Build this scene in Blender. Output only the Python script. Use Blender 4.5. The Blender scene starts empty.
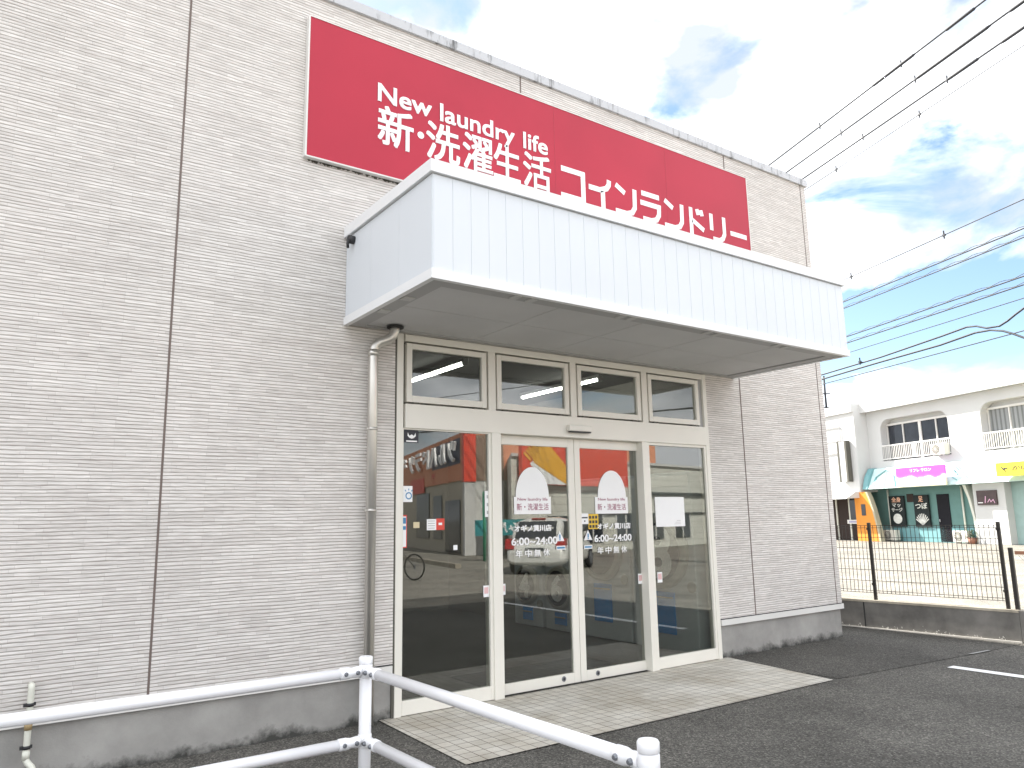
import bpy, bmesh, math, random
from mathutils import Vector, Matrix
R = math.radians
random.seed(7)
S = bpy.context.scene
COL = S.collection

# ------------------------------------------------------------------ camera
cd = bpy.data.cameras.new('camera'); cam = bpy.data.objects.new('camera', cd); COL.objects.link(cam)
cd.sensor_width = 36; cd.lens = 756.04 / 1024 * 36; cd.clip_start = .05; cd.clip_end = 3000
yaw, pit, rol = R(35.1854), R(10.0588), R(-1.0408)
f = Vector((math.sin(yaw)*math.cos(pit), math.cos(yaw)*math.cos(pit), math.sin(pit)))
r0 = Vector((math.cos(yaw), -math.sin(yaw), 0)); u0 = r0.cross(f)
r1 = r0*math.cos(rol) + u0*math.sin(rol); u1 = -r0*math.sin(rol) + u0*math.cos(rol)
cam.matrix_world = Matrix(((r1.x, u1.x, -f.x, 0), (r1.y, u1.y, -f.y, -5.781), (r1.z, u1.z, -f.z, 1.55), (0, 0, 0, 1)))
S.camera = cam

# ------------------------------------------------------------------ sun, sky, exposure
SUN = Vector((-.13, 1.0, .92)).normalized()
elev = math.asin(SUN.z); az = math.atan2(SUN.x, SUN.y)
sl = bpy.data.lights.new('sun', 'SUN'); sl.energy = 3.7; sl.angle = R(.5); sl.color = (1, .95, .87)
so = bpy.data.objects.new('sun', sl); COL.objects.link(so)
so.rotation_euler = (-SUN).to_track_quat('-Z', 'Y').to_euler(); so.location = (0, 0, 60)
W = bpy.data.worlds.new('World'); S.world = W; W.use_nodes = True
wt = W.node_tree; wn = wt.nodes; wl = wt.links; wn.clear()
sky = wn.new('ShaderNodeTexSky'); sky.sky_type = 'NISHITA'; sky.sun_disc = False
sky.sun_elevation = elev; sky.sun_rotation = az; sky.air_density = 1.0; sky.dust_density = .6
tc = wn.new('ShaderNodeTexCoord')
mp = wn.new('ShaderNodeMapping'); mp.inputs['Scale'].default_value = (1, 1, 1.9)
wl.new(tc.outputs['Generated'], mp.inputs['Vector'])
n1 = wn.new('ShaderNodeTexNoise'); n1.inputs['Scale'].default_value = 5.2; n1.inputs['Detail'].default_value = 9
n1.inputs['Roughness'].default_value = .56; n1.inputs['Distortion'].default_value = .35
wl.new(mp.outputs[0], n1.inputs['Vector'])
# one region of the sky is open blue; the rest is mostly covered
def dotdir(v, lo, hi, amount):
    d = wn.new('ShaderNodeVectorMath'); d.operation = 'DOT_PRODUCT'
    wl.new(tc.outputs['Generated'], d.inputs[0]); d.inputs[1].default_value = v
    m = wn.new('ShaderNodeMapRange'); m.interpolation_type = 'SMOOTHSTEP'
    m.inputs['From Min'].default_value = lo; m.inputs['From Max'].default_value = hi
    m.inputs['To Min'].default_value = 0; m.inputs['To Max'].default_value = amount
    wl.new(d.outputs['Value'], m.inputs['Value']); return m.outputs[0]
def wmath(op, a, b):
    m = wn.new('ShaderNodeMath'); m.operation = op
    for i, v in enumerate((a, b)):
        if isinstance(v, (int, float)): m.inputs[i].default_value = v
        else: wl.new(v, m.inputs[i])
    return m.outputs[0]
hole = dotdir((.895, .40, .20), .945, .98, .26)
sz = wn.new('ShaderNodeSeparateXYZ'); wl.new(tc.outputs['Generated'], sz.inputs[0])
for lo, hi in ((.125, .19), (.30, .235)):
    m = wn.new('ShaderNodeMapRange'); m.interpolation_type = 'SMOOTHSTEP'
    m.inputs['From Min'].default_value = min(lo, hi); m.inputs['From Max'].default_value = max(lo, hi)
    m.inputs['To Min'].default_value = 0 if lo < hi else 1; m.inputs['To Max'].default_value = 1 if lo < hi else 0
    wl.new(sz.outputs['Z'], m.inputs['Value']); hole = wmath('MULTIPLY', hole, m.outputs[0])
cov = wmath('SUBTRACT', wmath('ADD', n1.outputs['Fac'], .105), hole)
ramp = wn.new('ShaderNodeValToRGB'); ramp.color_ramp.elements[0].position = .42; ramp.color_ramp.elements[1].position = .56
wl.new(cov, ramp.inputs['Fac'])
cn = wn.new('ShaderNodeTexNoise'); cn.inputs['Scale'].default_value = 5; cn.inputs['Detail'].default_value = 6
wl.new(mp.outputs[0], cn.inputs['Vector'])
ccol = wn.new('ShaderNodeMix'); ccol.data_type = 'RGBA'
ccol.inputs['A'].default_value = (3.5, 3.8, 4.15, 1); ccol.inputs['B'].default_value = (9.6, 9.8, 10.2, 1)
cmr = wn.new('ShaderNodeMapRange'); cmr.inputs['From Min'].default_value = .36; cmr.inputs['From Max'].default_value = .54
wl.new(cn.outputs['Fac'], cmr.inputs['Value']); wl.new(cmr.outputs[0], ccol.inputs['Factor'])
mixw = wn.new('ShaderNodeMix'); mixw.data_type = 'RGBA'
wl.new(ramp.outputs['Color'], mixw.inputs['Factor']); hs = wn.new('ShaderNodeHueSaturation'); hs.inputs["Saturation"].default_value = 1.05; wl.new(sky.outputs[0], hs.inputs['Color']); wl.new(hs.outputs[0], mixw.inputs['A']); wl.new(ccol.outputs['Result'], mixw.inputs['B'])
bg = wn.new('ShaderNodeBackground'); bg.inputs['Strength'].default_value = .07
wo = wn.new('ShaderNodeOutputWorld')
wl.new(mixw.outputs['Result'], bg.inputs['Color']); wl.new(bg.outputs[0], wo.inputs['Surface'])
S.view_settings.view_transform = 'Standard'; S.view_settings.look = 'None'
S.view_settings.exposure = 1.86; S.view_settings.gamma = 1
S.cycles.max_bounces = 10; S.cycles.transparent_max_bounces = 24

# ------------------------------------------------------------------ materials
def newmat(name):
    m = bpy.data.materials.new(name); m.use_nodes = True
    nt = m.node_tree; return m, nt.nodes, nt.links, nt.nodes['Principled BSDF']
def mat(name, col, rough=.6, metal=0, var=.06, vscale=3, bump=0, bscale=60, spec=.5, coat=0):
    """plain procedural paint / plastic / metal with a little tone variation and bump"""
    m, n, l, b = newmat(name)
    tc = n.new('ShaderNodeTexCoord')
    nz = n.new('ShaderNodeTexNoise'); nz.inputs['Scale'].default_value = vscale; nz.inputs['Detail'].default_value = 5
    l.new(tc.outputs['Object'], nz.inputs['Vector'])
    mx = n.new('ShaderNodeMix'); mx.data_type = 'RGBA'
    mx.inputs['A'].default_value = tuple(max(0, c*(1-2*var)) for c in col)+(1,)
    mx.inputs['B'].default_value = tuple(min(1, c*(1+2*var)) for c in col)+(1,)
    l.new(nz.outputs['Fac'], mx.inputs['Factor']); l.new(mx.outputs['Result'], b.inputs['Base Color'])
    b.inputs['Roughness'].default_value = rough; b.inputs['Metallic'].default_value = metal
    b.inputs['Specular IOR Level'].default_value = spec; b.inputs['Coat Weight'].default_value = coat
    if bump:
        n2 = n.new('ShaderNodeTexNoise'); n2.inputs['Scale'].default_value = bscale; n2.inputs['Detail'].default_value = 4
        l.new(tc.outputs['Object'], n2.inputs['Vector'])
        bp = n.new('ShaderNodeBump'); bp.inputs['Strength'].default_value = bump; bp.inputs['Distance'].default_value = .01
        l.new(n2.outputs['Fac'], bp.inputs['Height']); l.new(bp.outputs[0], b.inputs['Normal'])
    return m
def glow(name, col, s):
    m, n, l, b = newmat(name)
    b.inputs['Emission Color'].default_value = col+(1,); b.inputs['Emission Strength'].default_value = s
    b.inputs['Base Color'].default_value = (.8, .8, .8, 1)
    return m
def glass(name, f0=.125, tint=(.70, .72, .69)):
    m, n, l, b = newmat(name); n.remove(b)
    lw = n.new('ShaderNodeLayerWeight'); lw.inputs['Blend'].default_value = .5
    p = n.new('ShaderNodeMath'); p.operation = 'POWER'; p.inputs[1].default_value = 5; l.new(lw.outputs['Facing'], p.inputs[0])
    mr = n.new('ShaderNodeMapRange'); mr.inputs['To Min'].default_value = f0; mr.inputs['To Max'].default_value = 1
    l.new(p.outputs[0], mr.inputs['Value'])
    t = n.new('ShaderNodeBsdfTransparent'); t.inputs['Color'].default_value = tint+(1,)
    g = n.new('ShaderNodeBsdfGlossy'); g.inputs['Roughness'].default_value = .0
    mx = n.new('ShaderNodeMixShader'); l.new(mr.outputs[0], mx.inputs[0]); l.new(t.outputs[0], mx.inputs[1]); l.new(g.outputs[0], mx.inputs[2])
    l.new(mx.outputs[0], n['Material Output'].inputs['Surface'])
    return m

def siding_mat():
    m, n, l, b = newmat('ribbed_stone_siding')
    tc = n.new('ShaderNodeTexCoord'); sx = n.new('ShaderNodeSeparateXYZ'); l.new(tc.outputs['Object'], sx.inputs[0])
    ad = n.new('ShaderNodeMath'); ad.operation = 'ADD'; l.new(sx.outputs['X'], ad.inputs[0]); l.new(sx.outputs['Y'], ad.inputs[1])
    cv = n.new('ShaderNodeCombineXYZ'); l.new(ad.outputs[0], cv.inputs['X']); l.new(sx.outputs['Z'], cv.inputs['Y'])
    # wavy, tapering courses
    st = n.new('ShaderNodeMapping'); st.inputs['Scale'].default_value = (2.2, 14, 1); l.new(cv.outputs[0], st.inputs['Vector'])
    nz = n.new('ShaderNodeTexNoise'); nz.inputs['Scale'].default_value = 1; nz.inputs['Detail'].default_value = 3; nz.noise_dimensions = '2D'
    l.new(st.outputs[0], nz.inputs['Vector'])
    w1 = n.new('ShaderNodeMath'); w1.operation = 'MULTIPLY_ADD'; w1.inputs[1].default_value = .02; w1.inputs[2].default_value = -.01
    l.new(nz.outputs['Fac'], w1.inputs[0])
    zz = n.new('ShaderNodeMath'); zz.operation = 'ADD'; l.new(sx.outputs['Z'], zz.inputs[0]); l.new(w1.outputs[0], zz.inputs[1])
    c2 = n.new('ShaderNodeCombineXYZ'); l.new(ad.outputs[0], c2.inputs['X']); l.new(zz.outputs[0], c2.inputs['Y'])
    br = n.new('ShaderNodeTexBrick'); br.offset = .37; br.offset_frequency = 2; br.squash = .55; br.squash_frequency = 3
    RH = .0248
    for k, v in (('Scale', 1), ('Mortar Size', .0011), ('Mortar Smooth', 1), ('Bias', 0), ('Brick Width', .37), ('Row Height', RH)):
        br.inputs[k].default_value = v
    br.inputs['Color1'].default_value = (.635, .603, .575, 1); br.inputs['Color2'].default_value = (.75, .72, .69, 1)
    br.inputs['Mortar'].default_value = (.42, .395, .37, 1)
    l.new(c2.outputs[0], br.inputs['Vector'])
    # groove along the lower edge of every course, its shade painted into the colour
    dv = n.new('ShaderNodeMath'); dv.operation = 'DIVIDE'; dv.inputs[1].default_value = RH; l.new(zz.outputs[0], dv.inputs[0])
    frc = n.new('ShaderNodeMath'); frc.operation = 'FRACT'; l.new(dv.outputs[0], frc.inputs[0])
    grr = n.new('ShaderNodeValToRGB'); ge = grr.color_ramp.elements
    ge[0].position = .0; ge[0].color = (.58, .555, .53, 1); ge[1].position = .30; ge[1].color = (1, 1, 1, 1)
    q = ge.new(.12); q.color = (.63, .605, .58, 1); q = ge.new(.93); q.color = (1.0, 1.0, 1.0, 1); q = ge.new(.995); q.color = (.62, .6, .58, 1)
    l.new(frc.outputs[0], grr.inputs['Fac'])
    gm = n.new('ShaderNodeMix'); gm.data_type = 'RGBA'; gm.blend_type = 'MULTIPLY'; gm.inputs['Factor'].default_value = 1
    l.new(br.outputs['Color'], gm.inputs['A']); l.new(grr.outputs['Color'], gm.inputs['B'])
    # broad weathering
    n2 = n.new('ShaderNodeTexNoise'); n2.inputs['Scale'].default_value = 1.1; n2.inputs['Detail'].default_value = 5; l.new(cv.outputs[0], n2.inputs['Vector'])
    mr = n.new('ShaderNodeMapRange'); mr.inputs['To Min'].default_value = .86; mr.inputs['To Max'].default_value = 1.1; l.new(n2.outputs['Fac'], mr.inputs['Value'])
    mu = n.new('ShaderNodeMix'); mu.data_type = 'RGBA'; mu.blend_type = 'MULTIPLY'; mu.inputs['Factor'].default_value = 1
    l.new(gm.outputs['Result'], mu.inputs['A']); l.new(mr.outputs[0], mu.inputs['B'])
    # thin bright edge streaks along courses
    s3 = n.new('ShaderNodeMapping'); s3.inputs['Scale'].default_value = (9, 80, 1); l.new(cv.outputs[0], s3.inputs['Vector'])
    n3 = n.new('ShaderNodeTexNoise'); n3.inputs['Scale'].default_value = 1; n3.inputs['Detail'].default_value = 4; n3.noise_dimensions = '2D'; l.new(s3.outputs[0], n3.inputs['Vector'])
    m3 = n.new('ShaderNodeMapRange'); m3.inputs['From Min'].default_value = .3; m3.inputs['From Max'].default_value = .7
    m3.inputs['To Min'].default_value = .92; m3.inputs['To Max'].default_value = 1.10; l.new(n3.outputs['Fac'], m3.inputs['Value'])
    mu2 = n.new('ShaderNodeMix'); mu2.data_type = 'RGBA'; mu2.blend_type = 'MULTIPLY'; mu2.inputs['Factor'].default_value = 1
    l.new(mu.outputs['Result'], mu2.inputs['A']); l.new(m3.outputs[0], mu2.inputs['B'])
    l.new(mu2.outputs['Result'], b.inputs['Base Color']); b.inputs['Roughness'].default_value = .85; b.inputs['Specular IOR Level'].default_value = .25
    # relief: every course leans out at its lower edge and each stone differs in height
    bw = n.new('ShaderNodeRGBToBW'); l.new(gm.outputs['Result'], bw.inputs[0])
    h = n.new('ShaderNodeMath'); h.operation = 'MULTIPLY_ADD'; h.inputs[1].default_value = .5; l.new(n3.outputs['Fac'], h.inputs[0]); l.new(bw.outputs[0], h.inputs[2])
    bp = n.new('ShaderNodeBump'); bp.inputs['Strength'].default_value = .55; bp.inputs['Distance'].default_value = .012
    l.new(h.outputs[0], bp.inputs['Height']); l.new(bp.outputs[0], b.inputs['Normal'])
    return m
def concrete_mat(name, col, dirt_h=.0, stain=.5):
    """render / concrete with stains, and moss dirt creeping up from the ground as an uneven band"""
    m, n, l, b = newmat(name)
    tc = n.new('ShaderNodeTexCoord'); nz = n.new('ShaderNodeTexNoise'); nz.inputs['Scale'].default_value = 2.2; nz.inputs['Detail'].default_value = 8
    nz.inputs['Roughness'].default_value = .62; l.new(tc.outputs['Object'], nz.inputs['Vector'])
    cr = n.new('ShaderNodeValToRGB'); cr.color_ramp.elements[0].position = .3; cr.color_ramp.elements[1].position = .7
    cr.color_ramp.elements[0].color = tuple(c*(1-stain) for c in col)+(1,); cr.color_ramp.elements[1].color = tuple(min(1, c*(1+.35*stain)) for c in col)+(1,)
    l.new(nz.outputs['Fac'], cr.inputs['Fac'])
    out = cr.outputs['Color']
    if dirt_h:
        sx = n.new('ShaderNodeSeparateXYZ'); l.new(tc.outputs['Object'], sx.inputs[0])
        n2 = n.new('ShaderNodeTexNoise'); n2.inputs['Scale'].default_value = 4.5; n2.inputs['Detail'].default_value = 9; n2.inputs['Roughness'].default_value = .72
        l.new(tc.outputs['Object'], n2.inputs['Vector'])
        hh = n.new('ShaderNodeMapRange'); hh.inputs['From Min'].default_value = .38; hh.inputs['From Max'].default_value = .72
        hh.inputs['To Min'].default_value = .0; hh.inputs['To Max'].default_value = dirt_h*2; l.new(n2.outputs['Fac'], hh.inputs['Value'])
        df = n.new('ShaderNodeMath'); df.operation = 'SUBTRACT'; l.new(hh.outputs[0], df.inputs[0]); l.new(sx.outputs['Z'], df.inputs[1])
        mk = n.new('ShaderNodeMapRange'); mk.inputs['From Min'].default_value = -.03; mk.inputs['From Max'].default_value = .05; l.new(df.outputs[0], mk.inputs['Value'])
        mx = n.new('ShaderNodeMix'); mx.data_type = 'RGBA'; mx.inputs['B'].default_value = (.06, .06, .055, 1)
        l.new(mk.outputs[0], mx.inputs['Factor']); l.new(out, mx.inputs['A']); out = mx.outputs['Result']
    l.new(out, b.inputs['Base Color']); b.inputs['Roughness'].default_value = .9; b.inputs['Specular IOR Level'].default_value = .2
    n3 = n.new('ShaderNodeTexNoise'); n3.inputs['Scale'].default_value = 90; l.new(tc.outputs['Object'], n3.inputs['Vector'])
    bp = n.new('ShaderNodeBump'); bp.inputs['Strength'].default_value = .25; bp.inputs['Distance'].default_value = .004
    l.new(n3.outputs['Fac'], bp.inputs['Height']); l.new(bp.outputs[0], b.inputs['Normal'])
    return m
def asphalt_mat(name, col, speck=1.0):
    m, n, l, b = newmat(name)
    tc = n.new('ShaderNodeTexCoord')
    v = n.new('ShaderNodeTexVoronoi'); v.inputs['Scale'].default_value = 95; l.new(tc.outputs['Object'], v.inputs['Vector'])
    bw = n.new('ShaderNodeRGBToBW'); l.new(v.outputs['Color'], bw.inputs[0])
    cr = n.new('ShaderNodeValToRGB'); e = cr.color_ramp.elements
    e[0].position = .2; e[0].color = tuple(c*.55 for c in col)+(1,); e[1].position = .72; e[1].color = tuple(c*1.25 for c in col)+(1,)
    x = e.new(.86); x.color = tuple(min(.6, c*(1.3+1.6*speck)) for c in col)+(1,)
    l.new(bw.outputs[0], cr.inputs['Fac'])
    n2 = n.new('ShaderNodeTexNoise'); n2.inputs['Scale'].default_value = .9; n2.inputs['Detail'].default_value = 7; n2.inputs['Roughness'].default_value = .6; l.new(tc.outputs['Object'], n2.inputs['Vector'])
    mr = n.new('ShaderNodeMapRange'); mr.inputs['From Min'].default_value = .3; mr.inputs['From Max'].default_value = .7
    mr.inputs['To Min'].default_value = .72; mr.inputs['To Max'].default_value = 1.28; l.new(n2.outputs['Fac'], mr.inputs['Value'])
    mu = n.new('ShaderNodeMix'); mu.data_type = 'RGBA'; mu.blend_type = 'MULTIPLY'; mu.inputs['Factor'].default_value = 1
    l.new(cr.outputs['Color'], mu.inputs['A']); l.new(mr.outputs[0], mu.inputs['B']); l.new(mu.outputs['Result'], b.inputs['Base Color'])
    b.inputs['Roughness'].default_value = .92; b.inputs['Specular IOR Level'].default_value = .25
    bp = n.new('ShaderNodeBump'); bp.inputs['Strength'].default_value = .7; bp.inputs['Distance'].default_value = .006
    l.new(v.outputs['Distance'], bp.inputs['Height']); l.new(bp.outputs[0], b.inputs['Normal'])
    return m
def tile_mat(name, col):
    m, n, l, b = newmat(name)
    tc = n.new('ShaderNodeTexCoord')
    br = n.new('ShaderNodeTexBrick'); br.offset = 0
    for k, v in (('Scale', 1), ('Mortar Size', .0032), ('Mortar Smooth', .2), ('Brick Width', .103), ('Row Height', .103)): br.inputs[k].default_value = v
    br.inputs['Color1'].default_value = tuple(c*.92 for c in col)+(1,); br.inputs['Color2'].default_value = tuple(c*1.08 for c in col)+(1,)
    br.inputs['Mortar'].default_value = (.12, .105, .09, 1); l.new(tc.outputs['Object'], br.inputs['Vector'])
    nz = n.new('ShaderNodeTexNoise'); nz.inputs['Scale'].default_value = 1.6; nz.inputs['Detail'].default_value = 8; nz.inputs['Roughness'].default_value = .65; l.new(tc.outputs['Object'], nz.inputs['Vector'])
    cr = n.new('ShaderNodeValToRGB'); cr.color_ramp.elements[0].position = .36; cr.color_ramp.elements[1].position = .66
    cr.color_ramp.elements[0].color = (.74, .70, .64, 1); cr.color_ramp.elements[1].color = (1.1, 1.1, 1.1, 1); l.new(nz.outputs['Fac'], cr.inputs['Fac'])
    mu = n.new('ShaderNodeMix'); mu.data_type = 'RGBA'; mu.blend_type = 'MULTIPLY'; mu.inputs['Factor'].default_value = 1
    l.new(br.outputs['Color'], mu.inputs['A']); l.new(cr.outputs['Color'], mu.inputs['B'])
    n2 = n.new('ShaderNodeTexNoise'); n2.inputs['Scale'].default_value = 160; l.new(tc.outputs['Object'], n2.inputs['Vector'])
    m2 = n.new('ShaderNodeMapRange'); m2.inputs['To Min'].default_value = .8; m2.inputs['To Max'].default_value = 1.2; l.new(n2.outputs['Fac'], m2.inputs['Value'])
    mu2 = n.new('ShaderNodeMix'); mu2.data_type = 'RGBA'; mu2.blend_type = 'MULTIPLY'; mu2.inputs['Factor'].default_value = 1
    l.new(mu.outputs['Result'], mu2.inputs['A']); l.new(m2.outputs[0], mu2.inputs['B']); l.new(mu2.outputs['Result'], b.inputs['Base Color'])
    b.inputs['Roughness'].default_value = .8
    iv = n.new('ShaderNodeMath'); iv.operation = 'SUBTRACT'; iv.inputs[0].default_value = 1; l.new(br.outputs['Fac'], iv.inputs[1])
    bp = n.new('ShaderNodeBump'); bp.inputs['Strength'].default_value = .5; bp.inputs['Distance'].default_value = .004
    l.new(iv.outputs[0], bp.inputs['Height']); l.new(bp.outputs[0], b.inputs['Normal'])
    return m
def streak_metal(name, col, dark, rough=.5, thr=(.62, .75)):
    """metal sheet with blotchy rain stains"""
    m, n, l, b = newmat(name)
    tc = n.new('ShaderNodeTexCoord'); mp = n.new('ShaderNodeMapping'); mp.inputs['Scale'].default_value = (4, 4, .8); l.new(tc.outputs['Object'], mp.inputs['Vector'])
    nz = n.new('ShaderNodeTexNoise'); nz.inputs['Scale'].default_value = 2.4; nz.inputs['Detail'].default_value = 7; nz.inputs['Roughness'].default_value = .65; l.new(mp.outputs[0], nz.inputs['Vector'])
    cr = n.new('ShaderNodeValToRGB'); cr.color_ramp.elements[0].position = thr[0]; cr.color_ramp.elements[1].position = thr[1]
    cr.color_ramp.elements[0].color = col+(1,); cr.color_ramp.elements[1].color = dark+(1,); l.new(nz.outputs['Fac'], cr.inputs['Fac'])
    l.new(cr.outputs['Color'], b.inputs['Base Color']); b.inputs['Roughness'].default_value = rough
    return m
def banded_mat(name, col, line, axis='Z', period=.3, width=.06, rough=.6):
    """boards with narrow joints"""
    m, n, l, b = newmat(name)
    tc = n.new('ShaderNodeTexCoord'); sx = n.new('ShaderNodeSeparateXYZ'); l.new(tc.outputs['Object'], sx.inputs[0])
    md = n.new('ShaderNodeMath'); md.operation = 'PINGPONG'; md.inputs[1].default_value = period/2; l.new(sx.outputs[axis], md.inputs[0])
    lt = n.new('ShaderNodeMath'); lt.operation = 'LESS_THAN'; lt.inputs[1].default_value = period*width/2; l.new(md.outputs[0], lt.inputs[0])
    mx = n.new('ShaderNodeMix'); mx.data_type = 'RGBA'; mx.inputs['A'].default_value = col+(1,); mx.inputs['B'].default_value = line+(1,); l.new(lt.outputs[0], mx.inputs['Factor'])
    nz = n.new('ShaderNodeTexNoise'); nz.inputs['Scale'].default_value = 1.5; nz.inputs['Detail'].default_value = 6; l.new(tc.outputs['Object'], nz.inputs['Vector'])
    mr = n.new('ShaderNodeMapRange'); mr.inputs['To Min'].default_value = .85; mr.inputs['To Max'].default_value = 1.1; l.new(nz.outputs['Fac'], mr.inputs['Value'])
    mu = n.new('ShaderNodeMix'); mu.data_type = 'RGBA'; mu.blend_type = 'MULTIPLY'; mu.inputs['Factor'].default_value = 1
    l.new(mx.outputs['Result'], mu.inputs['A']); l.new(mr.outputs[0], mu.inputs['B']); l.new(mu.outputs['Result'], b.inputs['Base Color'])
    b.inputs['Roughness'].default_value = rough
    return m

M = {}
M['siding'] = siding_mat()
M['plinth'] = concrete_mat('rendered_plinth', (.36, .35, .33), dirt_h=.055, stain=.28)
M['wallcon'] = concrete_mat('shade_toned_weathered_concrete', (.21, .20, .184), dirt_h=0, stain=.5)  # stained concrete; the shade on the wall face is put into its dark tone
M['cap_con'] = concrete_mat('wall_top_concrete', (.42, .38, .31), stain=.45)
M['flash'] = mat('white_flashing', (.70, .69, .66), .45, var=.03)
M['coping'] = streak_metal('roof_coping_steel', (.52, .53, .55), (.12, .12, .12), .45, (.53, .68))
M['joint'] = mat('brown_sealant', (.16, .125, .11), .7)
M['panel'] = mat('white_steel_panel', (.66, .695, .735), .38, var=.02, vscale=1.2)
M['trimw'] = mat('white_steel_trim', (.78, .79, .80), .35, var=.02)
M['dark'] = mat('black_gap', (.03, .03, .03), .8)
M['soffit'] = mat('grey_soffit_board', (.57, .57, .57), .75, var=.07, vscale=1.5)
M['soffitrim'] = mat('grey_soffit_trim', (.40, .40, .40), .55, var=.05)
M['clip'] = mat('glint_grey', (.52, .52, .51), .5)  # tone of the soffit plates that mimic light reflections
M['alu'] = mat('champagne_aluminium', (.76, .735, .665), .42, var=.025)
M['gasket'] = mat('dark_gasket', (.09, .085, .07), .7)
M['glass'] = glass('tinted_window_glass')
M['red'] = mat('crimson_sign_film', (.44, .025, .052), .42, var=.10, vscale=.9, spec=.3)
M['letter'] = mat('white_sign_lettering', (.86, .86, .86), .5, var=.01)
M['steelpipe'] = mat('brushed_steel_pipe', (.62, .60, .56), .34, metal=.8, var=.12, vscale=4)
M['pvc'] = mat('cream_plastic_pipe', (.66, .66, .58), .4, var=.06)
M['black'] = mat('black_plastic', (.025, .025, .028), .5)
M['brown'] = mat('brown_joint_tape', (.33, .24, .12), .6)
M['railw'] = mat('white_painted_steel', (.84, .84, .86), .3, var=.025, vscale=5, coat=.2)
M['bolt'] = mat('galvanised_bolt', (.20, .21, .23), .45, metal=.5, var=.2, vscale=40)
M['asph'] = asphalt_mat('dark_asphalt', (.102, .097, .087), .4)
M['asphpatch'] = asphalt_mat('older_asphalt', (.082, .078, .070), .4)
M['road'] = asphalt_mat('pale_road_asphalt', (.245, .23, .20), .3)
M['tiles'] = tile_mat('entrance_tiles', (.54, .52, .47))
M['marking'] = streak_metal('worn_white_road_paint', (.78, .78, .77), (.28, .28, .27), .7, (.6, .8))
M['fence'] = mat('dark_brown_fence_steel', (.030, .026, .022), .5)
M['cable'] = mat('black_cable', (.02, .022, .03), .6)
M['paper'] = mat('white_paper', (.84, .84, .84), .7, var=.01)

# ------------------------------------------------------------------ mesh helpers
class MB:
    def __init__(s): s.bm = bmesh.new()
    def box(s, x0, x1, y0, y1, z0, z1, bev=0):
        b = s.bm if not bev else bmesh.new()
        vs = [b.verts.new(p) for p in ((x0,y0,z0),(x1,y0,z0),(x1,y1,z0),(x0,y1,z0),(x0,y0,z1),(x1,y0,z1),(x1,y1,z1),(x0,y1,z1))]
        for q in ((3,2,1,0),(4,5,6,7),(0,1,5,4),(1,2,6,5),(2,3,7,6),(3,0,4,7)): b.faces.new([vs[i] for i in q])
        if bev:
            bmesh.ops.bevel(b, geom=b.edges[:], offset=bev, segments=2, affect='EDGES', profile=.5)
            s.merge(b)
        return s
    def merge(s, b):
        me = bpy.data.meshes.new('tmp'); b.to_mesh(me); b.free(); s.bm.from_mesh(me); bpy.data.meshes.remove(me)
    def bar(s, p, q, w, h):
        """rectangular bar from p to q, w across horizontally, h across the other way"""
        p = Vector(p); q = Vector(q); d = (q-p).normalized()
        a = d.cross(Vector((0,0,1)));
        if a.length < 1e-4: a = Vector((1,0,0))
        a.normalize(); c = a.cross(d)
        vs = [s.bm.verts.new(e + a*sa*w/2 + c*sc*h/2) for e in (p, q) for sa, sc in ((-1,-1),(1,-1),(1,1),(-1,1))]
        for k in ((3,2,1,0),(4,5,6,7),(0,1,5,4),(1,2,6,5),(2,3,7,6),(3,0,4,7)): s.bm.faces.new([vs[i] for i in k])
        return s
    def tube(s, pts, r, seg=12, cap=True, smooth=True):
        pts = [Vector(p) for p in pts]; rings = []; n = len(pts)
        rr = r if isinstance(r, (list, tuple)) else [r]*n
        d0 = (pts[1]-pts[0]).normalized()
        up = Vector((0,0,1)) if abs(d0.z) < .9 else Vector((1,0,0))
        a = d0.cross(up).normalized()
        for i, p in enumerate(pts):
            d = (pts[min(i+1,n-1)]-pts[max(i-1,0)]).normalized()
            a = (a - d*a.dot(d)).normalized(); c = d.cross(a)
            rings.append([s.bm.verts.new(p + (a*math.cos(t)+c*math.sin(t))*rr[i]) for t in (2*math.pi*k/seg for k in range(seg))])
        for i in range(n-1):
            for k in range(seg):
                fc = s.bm.faces.new((rings[i][k], rings[i][(k+1)%seg], rings[i+1][(k+1)%seg], rings[i+1][k])); fc.smooth = smooth
        if cap:
            s.bm.faces.new(list(reversed(rings[0]))); s.bm.faces.new(rings[-1])
        return s
    def prism(s, poly, axis, a, b):
        """polygon of (h, v) pairs extruded along axis from a to b: axis 'y' -> (x,z), 'x' -> (y,z), 'z' -> (x,y)"""
        def P(h, v, t): return {'y': (h, t, v), 'x': (t, h, v), 'z': (h, v, t)}[axis]
        A = [s.bm.verts.new(P(h, v, a)) for h, v in poly]; B = [s.bm.verts.new(P(h, v, b)) for h, v in poly]
        k = len(poly)
        s.bm.faces.new(A); s.bm.faces.new(list(reversed(B)))
        for i in range(k): s.bm.faces.new((A[i], B[i], B[(i+1)%k], A[(i+1)%k]))
        return s
    def build(s, name, m, parent=None, loc=None, smooth=False, recalc=True):
        if recalc: bmesh.ops.recalc_face_normals(s.bm, faces=s.bm.faces[:])
        me = bpy.data.meshes.new(name); s.bm.to_mesh(me); s.bm.free()
        me.materials.append(m)
        if smooth:
            for p in me.polygons: p.use_smooth = True
        o = bpy.data.objects.new(name, me); COL.objects.link(o)
        if parent: o.parent = parent
        if loc: o.location = loc
        return o
def arc_pts(cx, cz, r, a0, a1, n=16, rx=None):
    return [(cx + (rx or r)*math.cos(R(a0+(a1-a0)*i/n)), cz + r*math.sin(R(a0+(a1-a0)*i/n))) for i in range(n+1)]
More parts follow.
